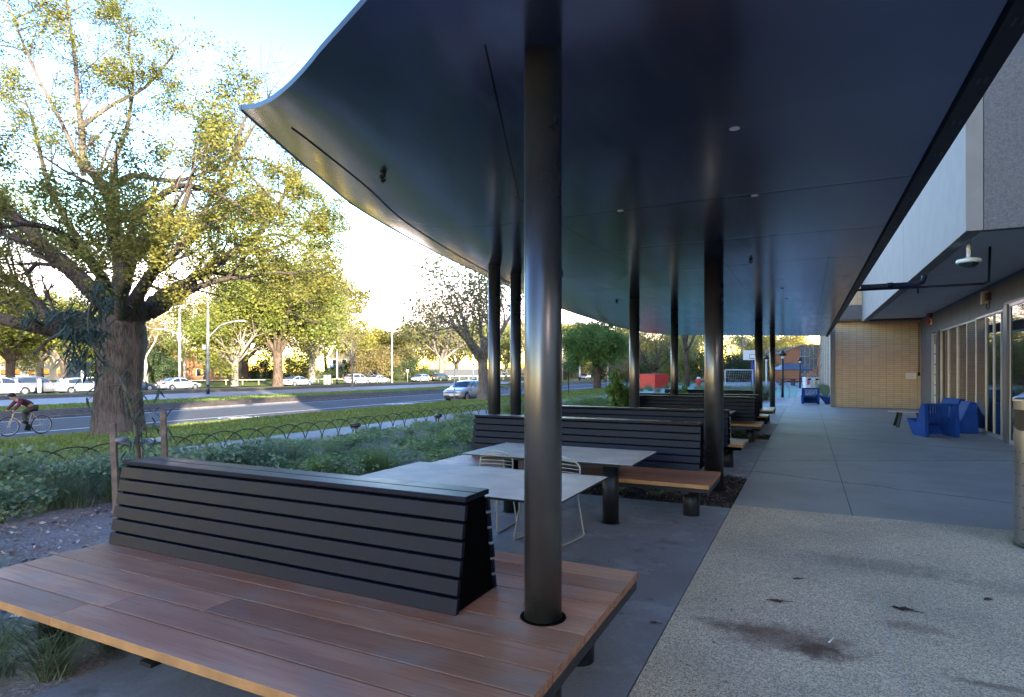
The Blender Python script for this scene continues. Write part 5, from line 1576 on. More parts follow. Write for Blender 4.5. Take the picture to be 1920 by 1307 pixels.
# ---- hoop edging along the footpath
hf = empty("hoop_edging", (-11.05, 12, 0), 0, "low rusty wire hoop edging between the garden bed and the footpath", "edging")
y = 0.6; k = 0
while y < 25.5:
    b = MB(); pts = []
    for i in range(17):
        a = math.pi * i / 16
        pts.append((0.012 * (k % 2), y - 12 - 0.575 * math.cos(a), -0.06 + 0.47 * math.sin(a) ** 0.85 if 0 < i < 16 else -0.1))
    b.tube(pts, 0.012, 6); b.build("hoop", M['iron'], hf)
    y += 0.58; k += 1
for (x, y, rz, lab) in ((-9.85, 11.5, 0.2, "small black garden spotlight on a spike, left one by the hoop edging"), (-9.75, 15.0, -0.3, "small black garden spotlight on a spike, right one nearer the columns")):
    r = empty("garden_spotlight", (x, y, 0), rz, lab, "garden light", "spotlights in the garden bed")
    b = MB(); b.tube([(0, 0, -0.05), (0, 0, 0.30)], 0.016, 8); b.build("stem", M['black'], r)
    b = MB(); b.tube([(-0.13, 0, 0.34), (0.10, 0, 0.37)], [0.06, 0.05], 12); b.box(-0.04, 0.04, -0.02, 0.02, 0.27, 0.34); b.build("head", M['black'], r)
# ------------------------------------------------------------------ vehicles
def paint(name, c, metal=0.25):
    return mat(name, c, 0.28, metal=metal, var=0.03, scale=1.0, coat=0.8)
PAINT = dict(silver=paint("silver_paint", (0.46, 0.46, 0.46), 0.3), white=paint("white_car_paint", (0.50, 0.51, 0.52), 0.0), palebl=paint("pale_blue_paint", (0.32, 0.37, 0.43), 0.3),
             navy=paint("dark_blue_paint", (0.03, 0.045, 0.085), 0.3), grey=paint("grey_paint", (0.14, 0.145, 0.155), 0.4), green=paint("dark_green_paint", (0.03, 0.05, 0.04), 0.2))
SHAPE = {
 'sedan': dict(L=4.65, W=1.82, belt=0.93, prof=[(0, .52), (.02, .66), (.08, .78), (.18, .86), (.27, .93), (.33, 1.10), (.40, 1.32), (.48, 1.43), (.58, 1.45), (.68, 1.40), (.76, 1.25), (.84, 1.06), (.92, 1.02), (.975, .98), (1, .80)], gw=(.285, .86), pil=.575),
 'hatch': dict(L=4.40, W=1.80, belt=0.98, prof=[(0, .56), (.02, .74), (.08, .88), (.17, .96), (.255, 1.03), (.32, 1.20), (.40, 1.43), (.48, 1.54), (.58, 1.56), (.70, 1.53), (.80, 1.46), (.885, 1.36), (.94, 1.12), (.985, .98), (1, .75)], gw=(.275, .93), pil=.56),
 'suv': dict(L=4.85, W=1.90, belt=1.08, prof=[(0, .60), (.02, .82), (.08, .98), (.17, 1.06), (.25, 1.12), (.31, 1.28), (.38, 1.54), (.46, 1.67), (.56, 1.70), (.70, 1.69), (.82, 1.65), (.91, 1.52), (.955, 1.20), (.99, 1.02), (1, .75)], gw=(.27, .95), pil=.55),
 'van': dict(L=5.0, W=1.92, belt=1.15, prof=[(0, .65), (.02, .95), (.07, 1.10), (.13, 1.18), (.18, 1.45), (.24, 1.80), (.31, 1.95), (.45, 1.99), (.65, 2.0), (.85, 1.98), (.95, 1.93), (.98, 1.5), (.995, 1.1), (1, .8)], gw=(.15, .97), pil=.40),
}
def build_car(loc, rz, kind, col, lab, group, tall=1.0):
    """local +x is the nose"""
    S_ = SHAPE[kind]; Ln, Wd, belt = S_['L'], S_['W'], S_['belt']
    r = empty("parked_car" if 'parked' in lab else "car", loc, rz, lab, "car", group)
    prof = S_['prof']
    def zt(t):
        for (a, b_) in zip(prof, prof[1:]):
            if a[0] <= t <= b_[0]: return a[1] + (b_[1] - a[1]) * (t - a[0]) / (b_[0] - a[0] + 1e-9)
        return prof[-1][1]
    def half(t): return Wd / 2 * (1 - 0.20 * abs(2 * t - 1) ** 5)
    def sec(t):
        z = zt(t); w_ = half(t); zb = 0.20 + 0.06 * abs(2 * t - 1) ** 4
        gh = max(0.0, z - belt - 0.04)
        if gh > 0:
            zb2 = belt; yr = w_ * 0.95 - 0.36 * gh
            return [(w_ * 0.86, zb), (w_ * 0.98, zb + 0.12), (w_, 0.52), (w_ * 0.985, 0.75), (w_ * 0.95, zb2), (yr, z - 0.05), (yr * 0.86, z - 0.005), (0, z + 0.015)]
        zz = max(z, 0.5); zm = min(0.75, zz - 0.06)
        return [(w_ * 0.86, zb), (w_ * 0.98, zb + 0.12), (w_, min(0.52, zz - 0.12)), (w_ * 0.985, zm), (w_ * 0.95, zz - 0.035), (w_ * 0.88, zz - 0.008), (w_ * 0.6, zz), (0, zz + 0.015)]
    ts = sorted(set([p[0] for p in prof] + [i / 22 for i in range(23)]))
    vs = []; n = 16
    for t in ts:
        s = sec(t); x = Ln * (0.5 - t)
        vs += [(x, y, z) for (y, z) in s] + [(x, -y, z) for (y, z) in s[::-1]]
    fs = []
    for i in range(len(ts) - 1):
        for j in range(n):
            if j == 7: continue
            j2 = (j + 1) % n
            fs.append((i * n + j, (i + 1) * n + j, (i + 1) * n + j2, i * n + j2))
    fs.append(tuple(range(n))); fs.append(tuple(range((len(ts) - 1) * n, len(ts) * n))[::-1])
    b = MB(); b.add(vs, fs, 0, True)
    wr = 0.325 if kind in ('sedan', 'hatch') else 0.36
    wx = (Ln * (0.5 - 0.185), Ln * (0.5 - 0.80))
    for x in wx:
        for s in (-1, 1):
            w_ = half(0.5 - x / Ln)
            vs2 = [(x + (wr + 0.07) * math.cos(a), s * (w_ + 0.006), wr + (wr + 0.07) * math.sin(a)) for a in [math.pi * 2 * k / 24 for k in range(24)]]
            vs2 = [(p[0], p[1], max(0.16, p[2])) for p in vs2]
            b.add(vs2, [tuple(range(24))], 1)
    b.box(-Ln * 0.44, Ln * 0.44, -Wd * 0.40, Wd * 0.40, 0.17, 0.30, 1)
    b.build("body", [PAINT[col], M['black']], r)
    # glass : side windows, windscreen, rear window
    def gp(t, k, s, off=0.012):
        a = sec(t)[4]; c = sec(t)[5]
        y = a[0] + (c[0] - a[0]) * k; z = a[1] + (c[1] - a[1]) * k
        return (Ln * (0.5 - t), s * (y + off), z + 0.004)
    g0, g1 = S_['gw']; pil = S_['pil']
    for s in (-1, 1):
        for (a, e) in ((g0 + 0.07, pil - 0.012), (pil + 0.012, g1 - 0.09)):
            b = MB(); tt = [a + (e - a) * i / 6 for i in range(7)]; vv = []
            for t in tt:
                if zt(t) - belt < 0.12: continue
                vv += [gp(t, 0.06, s), gp(t, 0.90, s)]
            if len(vv) >= 4:
                b.add(vv, [(2 * i, 2 * i + 1, 2 * i + 3, 2 * i + 2) for i in range(len(vv) // 2 - 1)], 0, True); b.build("side_window", M['carglass'], r, fix=False)
    def cross(tt, name):
        b = MB(); vv = []
        for t in tt:
            y6 = sec(t); w_ = y6[5][0] * 0.93 if zt(t) > belt + 0.06 else y6[4][0] * 0.86
            z = zt(t) + 0.016; x = Ln * (0.5 - t)
            vv += [(x, -w_, z - 0.035), (x, -w_ * 0.6, z - 0.004), (x, 0, z + 0.012), (x, w_ * 0.6, z - 0.004), (x, w_, z - 0.035)]
        b.add([(q[0], q[1], q[2] + 0.006) for q in vv], [(i * 5 + j, (i + 1) * 5 + j, (i + 1) * 5 + j + 1, i * 5 + j + 1) for i in range(len(tt) - 1) for j in range(4)], 0, True)
        b.build(name, M['carglass'], r, fix=False)
    pz = [p[0] for p in prof]
    cross([t for t in pz if g0 - 0.02 <= t <= (0.45 if kind != 'van' else 0.26)], "windscreen")
    cross([t for t in pz if (0.67 if kind == 'sedan' else 0.90 if kind != 'hatch' else 0.87) <= t <= g1 + 0.02], "rear_window")
    for x in wx:
        for s in (-1, 1):
            w_ = half(0.5 - x / Ln)
            b = MB(); y0 = s * (w_ - 0.20); y1 = s * (w_ + 0.012)
            b.tube([(x, y0, wr), (x, y1 - s * 0.02, wr), (x, y1, wr)], [wr, wr, wr - 0.02], 24); wo = b.build("wheel", M['rubber'], r)
            b = MB(); b.tube([(x, y1 - s * 0.01, wr), (x, y1 + s * 0.006, wr)], wr * 0.66, 20)
            for k in range(5):
                a = 2 * math.pi * k / 5
                b.bar((x, y1 + s * 0.008, wr), (x + wr * 0.6 * math.cos(a), y1 + s * 0.008, wr + wr * 0.6 * math.sin(a)), 0.012, 0.07, 0, up=(0, 0, 1) if abs(math.cos(a)) > .5 else (1, 0, 0))
            b.build("rim", M['rim'], wo)
    zl = zt(0.05) - 0.10
    for s in (-1, 1):
        b = MB(); w_ = half(0.02)
        b.prism([(0.0, zl - 0.07), (0.0, zl + 0.03), (-0.34, zl + 0.10), (-0.30, zl + 0.01)], s * (w_ - 0.36), s * (w_ + 0.012), 'y')
        b.xf(Matrix.Translation((Ln / 2 - 0.005, 0, 0))); b.build("headlight", M['lamp_clear'], r, 0.01)
        zt_ = zt(0.975) - 0.16
        b = MB(); b.prism([(-0.015, zt_ - 0.12), (-0.015, zt_ + 0.08), (0.22, zt_ + 0.08), (0.14, zt_ - 0.05)], s * (half(.98) - 0.34), s * (half(.98) + 0.012), 'y')
        b.xf(Matrix.Translation((-Ln / 2 - 0.0, 0, 0))); b.build("tail_light", M['lamp_red'], r, 0.01)
        b = MB(); b.sphere((Ln * (0.5 - g0 - 0.075), s * (Wd / 2 + 0.08), belt + 0.06), 0.10, 10, 6, 0, (0.6, 1, 0.75)); b.bar((Ln * (0.5 - g0 - 0.075), s * (Wd / 2 - 0.06), belt + 0.03), (Ln * (0.5 - g0 - 0.075), s * (Wd / 2 + 0.06), belt + 0.05), 0.05, 0.04); b.build("mirror", PAINT[col], r)
    b = MB(); b.box(Ln / 2 - 0.02, Ln / 2 + 0.006, -Wd * 0.36, Wd * 0.36, 0.26, 0.44); b.box(Ln / 2 - 0.06, Ln / 2 - 0.001, -Wd * 0.30, Wd * 0.30, zl - 0.09, zl - 0.04); b.build("grille", M['black'], r)
    b = MB(); b.box(Ln / 2 + 0.007, Ln / 2 + 0.016, -0.19, 0.19, 0.40, 0.52); b.build("number_plate", M['white'], r)
    b = MB(); b.box(-Ln / 2 - 0.016, -Ln / 2 - 0.004, -0.19, 0.19, 0.66, 0.78); b.build("number_plate", M['white'], r)
    return r
PI = math.pi
build_car((-24.0, 40.9, RZ), -PI / 2, 'hatch', 'silver', "silver crossover hatchback coming along the near kerb beside the rough trunked elm", None)
build_car((-24.2, 57.6, RZ), -PI / 2, 'hatch', 'grey', "grey car down the near kerb, its end just showing right of the front column", None)
GC = "cars parked across the road"
build_car((-66.5, 65.0, -0.62), PI / 2, 'sedan', 'palebl', "pale blue sedan parked across the road right of the straight elm trunk", GC)
build_car((-66.2, 77.6, -0.62), PI / 2, 'suv', 'white', "white wagon parked across the road behind the slender young tree", GC)
build_car((-67.0, 84.0, -0.62), PI / 2, 'sedan', 'white', "white car parked in front of the white wagon, left of the slim lamp pole", GC)
build_car((-68.0, 98.3, -0.62), -PI / 2, 'hatch', 'palebl', "silver blue hatchback parked left of the forked grey elm", GC)
build_car((-66.0, 46.2, -0.62), PI / 2, 'sedan', 'white', "white sedan parked behind the white lamp pole", GC)
build_car((-66.8, 41.2, -0.62), PI / 2, 'sedan', 'navy', "dark blue car parked just right of the huge elm trunk", GC)
build_car((-66.0, 35.6, -0.62), PI / 2, 'hatch', 'palebl', "pale car parked just left of the huge elm trunk", GC)
build_car((-66.0, 28.8, -0.62), PI / 2, 'suv', 'silver', "silver wagon parked at the left edge above the cyclist", GC)
build_car((-67.5, 32.3, -0.62), PI / 2, 'suv', 'grey', "dark grey wagon parked behind the white fence posts at left", GC)
build_car((-69.0, 107.0, -0.62), PI / 2, 'suv', 'green', "dark green vehicle parked by the dark bushes across the road", GC)
build_car((*at(1098, 150), -0.6), -PI / 2, 'sedan', 'white', "white car on the far carriageway left of the compact green tree trunk", None)
build_car((*at(1155, 140), -0.6), -PI / 2, 'van', 'white', "white van far along the road right of the compact green tree trunk", None)
build_car((*at(1203, 92), -0.65), PI / 2, 'suv', 'white', "white wagon at the near kerb left of the red box", None)

# ------------------------------------------------------------------ cyclist
bk = empty("bicycle", (-25.4, 11.85, RZ), -PI / 2, "pale framed bicycle ridden along the bike lane at the left edge", "bicycle")
R = 0.34
fm = mat("cream_bike_frame", (0.55, 0.44, 0.30), 0.4, var=0.05)
for (x, nm) in ((-0.52, "wheel"), (0.52, "wheel")):
    b = MB(); b.tube([(x + (R - 0.018) * math.cos(2 * PI * k / 28), 0, R + (R - 0.018) * math.sin(2 * PI * k / 28)) for k in range(28)], 0.018, 8, closed=True); wo = b.build(nm, M['rubber'], bk)
    b = MB(); b.tube([(x + (R - 0.04) * math.cos(2 * PI * k / 28), 0, R + (R - 0.04) * math.sin(2 * PI * k / 28)) for k in range(28)], 0.008, 6, closed=True)
    for k in range(14):
        a = 2 * PI * k / 14; b.tube([(x, 0.02 * (-1) ** k, R), (x + (R - 0.04) * math.cos(a), 0, R + (R - 0.04) * math.sin(a))], 0.0025, 4)
    b.tube([(x, -0.05, R), (x, 0.05, R)], 0.02, 8); b.build("rim", M['alu'], wo)
b = MB()
BB = (-0.08, 0, 0.29); ST = (-0.20, 0, 0.80); HT = (0.36, 0, 0.84); HB = (0.40, 0, 0.66)
for (p, q, rr) in ((BB, ST, 0.016), (BB, HB, 0.019), (ST, HT, 0.016), (HT, HB, 0.020)): b.tube([p, q], rr, 8)
for s in (-1, 1):
    b.tube([BB, (-0.52, s * 0.06, R)], 0.009, 6); b.tube([ST, (-0.52, s * 0.06, R)], 0.008, 6); b.tube([HB, (0.45, s * 0.05, 0.55), (0.52, s * 0.05, R)], 0.011, 6)
b.build("frame", fm, bk)
b = MB(); b.tube([HT, (0.37, 0, 0.93), (0.42, 0, 0.96)], 0.012, 8); b.tube([(0.42, -0.22, 0.96), (0.42, 0.22, 0.96)], 0.013, 8)
for s in (-1, 1): b.tube([(0.42, s * 0.22, 0.96), (0.52, s * 0.22, 0.95), (0.54, s * 0.22, 0.88), (0.46, s * 0.22, 0.83)], 0.013, 8)
b.build("handlebar", M['black'], bk)
b = MB(); b.tube([ST, (-0.225, 0, 0.92)], 0.013, 8); b.sphere((-0.24, 0, 0.94), 0.13, 10, 6, 0, (1.0, 0.5, 0.25)); b.build("saddle", M['black'], bk)
b = MB(); b.tube([(-0.08, -0.03, 0.29), (-0.08, 0.03, 0.29)], 0.095, 20)
b.bar((-0.08, 0.07, 0.29), (0.02, 0.07, 0.43), 0.012, 0.02); b.bar((-0.08, -0.07, 0.29), (-0.18, -0.07, 0.15), 0.012, 0.02); b.box(-0.03, 0.07, 0.075, 0.16, 0.42, 0.445); b.box(-0.23, -0.13, -0.16, -0.075, 0.135, 0.16); b.build("crank", M['black'], bk)

def skinned(name, pts, edges, mats, parent, root=0, sub=2):
    me = bpy.data.meshes.new(name)
    me.from_pydata([p[0] for p in pts], edges, [])
    me.materials.append(mats)
    o = bpy.data.objects.new(name, me); C.objects.link(o); o.parent = parent
    md = o.modifiers.new("skin", 'SKIN'); md.use_smooth_shade = True
    for i, p in enumerate(pts):
        sv = me.skin_vertices[0].data[i]
        rr = p[1]; sv.radius = rr if isinstance(rr, tuple) else (rr, rr); sv.use_root = (i == root)
    s = o.modifiers.new("sub", 'SUBSURF'); s.levels = sub; s.render_levels = sub
    return o
pe = empty("person", (-25.4, 11.85, RZ), -PI / 2, "cyclist in a maroon jacket and dark trousers leaning forward over the handlebars", "person")
skin = mat("skin", (0.45, 0.27, 0.19), 0.55, var=0.05)
body = [((-0.24, 0, 1.03), 0.12), ((-0.05, 0, 1.16), 0.115), ((0.16, 0, 1.24), 0.12), ((0.27, 0, 1.29), 0.07), ((0.34, 0, 1.34), 0.05), ((0.41, 0, 1.40), 0.085), ((0.44, 0, 1.49), 0.075), ((0.50, 0, 1.38), 0.05),
        ((0.20, 0.17, 1.25), 0.055), ((0.33, 0.23, 1.08), 0.042), ((0.47, 0.22, 0.92), 0.032), ((0.51, 0.22, 0.885), 0.032), ((0.20, -0.17, 1.25), 0.055), ((0.33, -0.23, 1.08), 0.042), ((0.47, -0.22, 0.92), 0.032), ((0.51, -0.22, 0.885), 0.032),
        ((-0.22, 0.10, 0.98), 0.085), ((0.13, 0.11, 0.83), 0.06), ((-0.02, 0.11, 0.50), 0.04), ((0.06, 0.12, 0.455), 0.035), ((-0.22, -0.10, 0.98), 0.085), ((0.0, -0.11, 0.62), 0.06), ((-0.21, -0.11, 0.24), 0.04), ((-0.12, -0.12, 0.18), 0.035)]
E_ = [(0, 1), (1, 2), (2, 3), (3, 4), (4, 5), (5, 6), (5, 7), (2, 8), (8, 9), (9, 10), (10, 11), (2, 12), (12, 13), (13, 14), (14, 15), (0, 16), (16, 17), (17, 18), (18, 19), (0, 20), (20, 21), (21, 22), (22, 23)]
skinned("body", body, E_, skin, pe)
jk = [(p, (r * 1.16 if not isinstance(r, tuple) else r)) for p, r in body]
skinned("jacket", [jk[0], jk[1], jk[2], (body[3][0], 0.085), (body[8][0], 0.075), (body[9][0], 0.058), (body[10][0], 0.043), (body[12][0], 0.075), (body[13][0], 0.058), (body[14][0], 0.043)], [(0, 1), (1, 2), (2, 3), (2, 4), (4, 5), (5, 6), (2, 7), (7, 8), (8, 9)], mat("maroon_jacket", (0.085, 0.012, 0.022), 0.75, var=0.2), pe)
skinned("trousers", [((-0.25, 0, 1.03), 0.13), (body[16][0], 0.10), (body[17][0], 0.075), (body[18][0], 0.052), (body[20][0], 0.10), (body[21][0], 0.075), (body[22][0], 0.052)], [(0, 1), (1, 2), (2, 3), (0, 4), (4, 5), (5, 6)], mat("dark_olive_trousers", (0.035, 0.04, 0.03), 0.8, var=0.2), pe)
for s, z, x in ((1, 0.455, -0.02), (-1, 0.18, -0.20)):
    b = MB(); b.sphere((x + 0.07, s * 0.115, z + 0.02), 0.13, 10, 6, 0, (1.0, 0.38, 0.38)); b.build("shoe", M['black'], pe)
b = MB(); b.sphere((0.41, 0, 1.465), 0.118, 14, 8, 0, (1.15, 0.85, 0.72)); b.prism([(0.49, 1.44), (0.61, 1.43), (0.49, 1.465)], -0.08, 0.08, 'y'); b.build("helmet", M['black'], pe)

# ------------------------------------------------------------------ street furniture
GP = "lamp poles along the road"
def lamp_pole(u, d, z, h, m, lab, arm=None, band=False, box=None, r=0.09):
    x, y = at(u, d); root = empty("street_lamp", (x, y, z), YAW, lab, "street lamp", GP)
    b = MB(); b.tube([(0, 0, 0), (0, 0, h)], [r, r * 0.62], 14); b.build("pole", m, root)
    if band:
        b = MB(); b.cyl(0, 0, 0, 0.85, r + 0.012, 16); b.build("base_band", M['black'], root)
    if arm:
        for (z0, dx, dz) in arm:
            b = MB(); pts = [(0, 0, z0), (dx * 0.45, 0, z0 + dz * 0.75), (dx, 0, z0 + dz)]; b.tube(catmull(pts, 5), 0.05, 8); b.build("arm", m, root)
            sg = 1 if dx > 0 else -1
            b = MB(); b.sphere((dx + sg * 0.35, 0, z0 + dz - 0.02), 0.42, 10, 6, 0, (1, 0.4, 0.22)); b.build("lamp_head", m, root)
    if box:
        b = MB(); b.box(-0.42, -r, -0.15, 0.15, box, box + 0.40); b.build("control_box", M['galv'], root, 0.01)
lamp_pole(390, 52.5, -0.4, 11.0, M['galv'], "tall grey lamp pole with black base on the median, right of the huge elm", [(4.9, 2.6, 1.5)], True, 3.9, 0.13)
lamp_pole(337, 76, -0.6, 10.5, M['palepole'], "white pole with a lamp arm to the left, before the parked white sedan", [(6.6, -2.4, 0.9)], False, None, 0.17)
lamp_pole(735, 109, -0.6, 11.2, M['palepole'], "slim pale lamp pole with curved arm, beyond the white cars", [(10.8, 5.0, 1.6)], False, None, 0.13)
lamp_pole(887, 97, -0.6, 4.8, M['palepole'], "short white pole with black foot just left of the slim columns", None, True, None, 0.19)
lamp_pole(1055, 118, -0.6, 9.5, M['galv'], "thin grey pole left of the compact green tree", None, False, None, 0.11)
lamp_pole(1087, 130, -0.6, 4.2, M['palepole'], "short white pole with black foot left of the green tree trunk", None, True, None, 0.2)
lamp_pole(1242, 118, -0.6, 6.0, M['palepole'], "pale pole right of the tree behind the red box", None, False, None, 0.12)
lamp_pole(632, 97, -0.6, 5.6, M['palepole'], "pale signal pole with black foot right of the parking sign", None, True, None, 0.14)
def sign_post(u, d, z, h, lab, face=None, size=0.5, lettering=None, post=None):
    x, y = at(u, d); root = empty("sign_post", (x, y, z), YAW, lab, "sign")
    b = MB(); b.tube([(0, 0, 0), (0, 0, h)], 0.035, 8); b.build("post", post or M['galv'], root)
    if face:
        b = MB(); b.box(-size / 2, size / 2, -0.06, -0.04, h - size, h); b.build("plate", face, root)
    if lettering:
        b = MB(); s = size
        b.box(-0.20 * s, -0.08 * s, -0.066, -0.061, h - 0.85 * s, h - 0.15 * s); b.box(-0.08 * s, 0.20 * s, -0.066, -0.061, h - 0.27 * s, h - 0.15 * s)
        b.box(0.09 * s, 0.20 * s, -0.066, -0.061, h - 0.45 * s, h - 0.27 * s); b.box(-0.08 * s, 0.20 * s, -0.066, -0.061, h - 0.56 * s, h - 0.45 * s); b.build("lettering", M['white'], root)
sign_post(621, 92, -0.6, 3.4, "blue parking sign with a white P on a dark post across the road", mat("sign_blue", (0.03, 0.10, 0.42), 0.4), 0.62, True, M['charcoal'])
sign_post(764, 112, -0.6, 2.4, "small white sign on a post left of the silver blue hatchback", M['white'], 0.45)
sign_post(852, 42.5, -0.52, 3.0, "thin bare grey sign post on the near lawn in front of the silver crossover", None)
sign_post(1066, 52, -0.52, 3.2, "thin dark bare sign post on the near lawn left of the compact green tree", None, post=M['charcoal'])
sign_post(1140, 62, -0.52, 2.6, "short thin sign post right of the compact green tree trunk", None)
x, y = at(614, 95); b = MB(); b.box(-0.5, 0.5, -0.35, 0.35, 0, 1.5); b.box(-0.54, 0.54, -0.39, 0.39, 1.5, 1.56)
o = b.build("utility_cabinet", M['galv'], bevel=0.02); o.location = (x, y, -0.6); tag(o, "grey utility cabinet left of the parking sign post", "cabinet")
# white timber fence posts at far left
fr = empty("post_rail_fence", (*at(85, 58), -0.45), PI / 2, "white post and rail fence behind the cyclist at left", "fence")
for k in range(5):
    b = MB(); b.box(-0.09, 0.09, -0.09, 0.09, 0, 2.1 if k in (3, 4) else 1.3); o = b.build("post", M['white'], fr); o.location = (-2.4 + k * 1.9, 0, 0)
b = MB(); b.box(3.3, 5.2, -0.03, 0.03, 1.35, 1.46); b.build("rail", M['white'], fr)
pf = empty("park_fence", (*at(800, 140), -0.6), 1.05, "dark park fence with pale low rails behind the forked grey elm", "fence")
b = MB(); b.box(-2, 32, -0.05, 0.05, 0.2, 2.6); b.build("panel", M['darkalu'], pf)
b = MB(); b.box(-2, 32, -1.06, -0.98, 0.75, 0.9)
for k in range(14): b.box(-2 + k * 2.5, -1.85 + k * 2.5, -1.1, -0.95, 0, 0.95)
b.build("rail", mat("pale_timber", (0.5, 0.46, 0.36), 0.8), pf)
lf = empty("park_rail", (*at(560, 100), -0.6), 1.1, "low timber rail behind the pale blue sedan", "fence")
b = MB(); b.box(-16, 16, -0.05, 0.05, 0.7, 0.82)
for k in range(14): b.box(-16 + k * 2.4, -15.86 + k * 2.4, -0.07, 0.07, 0, 0.8)
b.build("rail", mat("weathered_rail", (0.33, 0.30, 0.22), 0.8), lf)
# houses beyond the park
def house(u, d, w_, dp, h, wallm, lab, rz=0.0, roof=True, base=-0.6):
    x, y = at(u, d); r = empty("house", (x, y, base), YAW + rz, lab, "house")
    b = MB(); b.box(-w_ / 2, w_ / 2, 0, dp, 0, h); b.build("wall", wallm, r)
    if roof:
        b = MB(); b.prism([(-0.5, h + 0.01), (dp + 0.5, h + 0.01), (dp / 2, h + dp * 0.28)], -w_ / 2 - 0.4, w_ / 2 + 0.4, 'x'); b.build("roof", mat("roof_tile", (0.16, 0.12, 0.11), 0.8, var=0.15), r)
    for k in range(max(2, int(w_ // 3))):
        xx = -w_ / 2 + (k + 0.5) * w_ / max(2, int(w_ // 3))
        for zz in ([1.0, 4.2] if h > 5.5 else [1.0]):
            b = MB(); b.box(xx - 0.75, xx + 0.75, -0.06, -0.002, zz, zz + 1.6); fo = b.build("window", M['white'], r)
            b = MB(); b.box(xx - 0.65, xx + 0.65, -0.075, -0.061, zz + 0.1, zz + 1.5); b.build("pane", M['glass'], fo)
    return r
house(375, 125, 11, 9, 6.4, mat("orange_render", (0.40, 0.20, 0.10), 0.8, world=True), "orange and white house behind the tall grey lamp pole", roof=False)
house(60, 135, 16, 10, 7.0, mat("cream_render", (0.40, 0.36, 0.29), 0.8, world=True), "cream house behind the cars at far left")
house(240, 150, 14, 10, 6.5, mat("pinkish_render", (0.34, 0.26, 0.21), 0.8, world=True), "pinkish house behind the huge elm trunk")
house(1065, 215, 22, 10, 7.5, mat("sandy_render", (0.34, 0.27, 0.19), 0.8, world=True), "sandy house far away left of the compact green tree")
house(1190, 200, 26, 10, 7.0, mat("peach_render", (0.32, 0.24, 0.18), 0.8, world=True), "peach house far away between the green tree and the red box")
house(690, 190, 24, 10, 6.0, mat("buff_render", (0.28, 0.23, 0.15), 0.8, world=True), "buff house far behind the white cars")

# ------------------------------------------------------------------ beyond the end of the walkway
rb = empty("red_box", (-13.1, 57.6, -0.05), YAW + 0.62, "big plain red cubic box standing in the tall grass", "box")
b = MB(); b.box(-0.95, 0.95, -0.95, 0.95, 0, 1.36); b.build("body", M['red'], rb, 0.03)
b = MB(); b.box(-0.98, 0.98, -0.98, 0.98, 1.361, 1.40); b.build("lid", M['red'], rb, 0.01)
x, y = at(1310, 60); hy = empty("hydrant", (x, y, 0.1), 0, "small red hydrant with a white cap right of the thick dark trunk", "hydrant")
b = MB(); b.cyl(0, 0, 0, 0.75, 0.20, 14); b.tube([(-0.32, 0, 0.5), (0.32, 0, 0.5)], 0.11, 10); b.build("body", M['red'], hy)
b = MB(); b.sphere((0, 0, 0.78), 0.21, 12, 8, 0, (1, 1, 0.7)); b.build("cap", M['white'], hy)
# basketball hoop
hx, hyy = at(1411, 62); hp = empty("basketball_hoop", (hx, hyy, 0), YAW - 0.35, "basketball hoop with a white backboard and navy padded post", "basketball hoop")
b = MB(); b.box(-0.9, 0.9, -0.03, 0.03, 2.75, 3.75); b.build("backboard", M['white'], hp, 0.01)
b = MB()
for (x0, x1, z0, z1) in ((-0.3, 0.3, 3.30, 3.34), (-0.3, 0.3, 2.90, 2.94), (-0.3, -0.26, 2.94, 3.30), (0.26, 0.3, 2.94, 3.30)): b.box(x0, x1, -0.036, -0.031, z0, z1)
b.build("target_square", M['black'], hp)
b = MB(); b.tube([(0.225 * math.cos(2 * PI * k / 20), -0.30 + 0.225 * math.sin(2 * PI * k / 20), 2.9) for k in range(20)], 0.012, 6, closed=True); b.bar((0, -0.08, 2.9), (0, -0.02, 2.9), 0.12, 0.06); b.build("rim", M['charcoal'], hp)
b = MB(); b.bar((0.15, 0.65, 2.2), (0.1, 0.02, 3.1), 0.14, 0.14); b.box(-0.12, 0.42, 0.5, 0.9, 0.0, 2.6); b.build("post", M['navy'], hp, 0.03)
# small goal and shelter
gx_, gy_ = at(1388, 60); gl = empty("goal", (gx_, gy_, 0), YAW, "white goal frame below the basketball hoop", "goal")
b = MB(); b.tube([(-1.5, 0, 0), (-1.5, 0, 1.72), (1.25, 0, 1.72), (1.25, 0, 0)], 0.055, 8); b.build("frame", M['white'], gl)
b = MB()
for k in range(13): b.tube([(-1.5 + k * 0.229, 0.0, 1.72), (-1.5 + k * 0.229, 0.7, 0)], 0.006, 4)
for k in range(7): b.tube([(-1.5, 0.7 * (1 - k / 7.0), 1.72 * k / 7.0), (1.25, 0.7 * (1 - k / 7.0), 1.72 * k / 7.0)], 0.006, 4)
b.build("net", M['palepole'], gl)
# bollard lamps with conical caps
def cap_lamp(u, d, h, lab, m=None):
    x, y = at(u, d); r = empty("path_lamp", (x, y, 0), YAW, lab, "path lamp", "path lamps with conical caps")
    b = MB(); b.cyl(0, 0, 0, h - 0.35, 0.07, 12, r2=0.06); b.build("pole", m or M['black'], r)
    b = MB(); b.lathe([(0.09, h - 0.36), (0.26, h - 0.32), (0.10, h - 0.12), (0.04, h - 0.02), (0.0, h)], n=16); b.build("cap", M['black'], r)
    b = MB(); b.lathe([(0.075, h - 0.52), (0.085, h - 0.35), (0.0, h - 0.34)], n=12); b.build("lantern", M['palepole'], r)
cap_lamp(1467.5, 37.7, 2.95, "black path lamp with conical cap beside the bike hoops")
cap_lamp(1437, 47, 2.9, "pale path lamp with conical cap between the two far columns", M['palepole'])
cap_lamp(1500, 56, 2.9, "black path lamp with conical cap in front of the far windows")
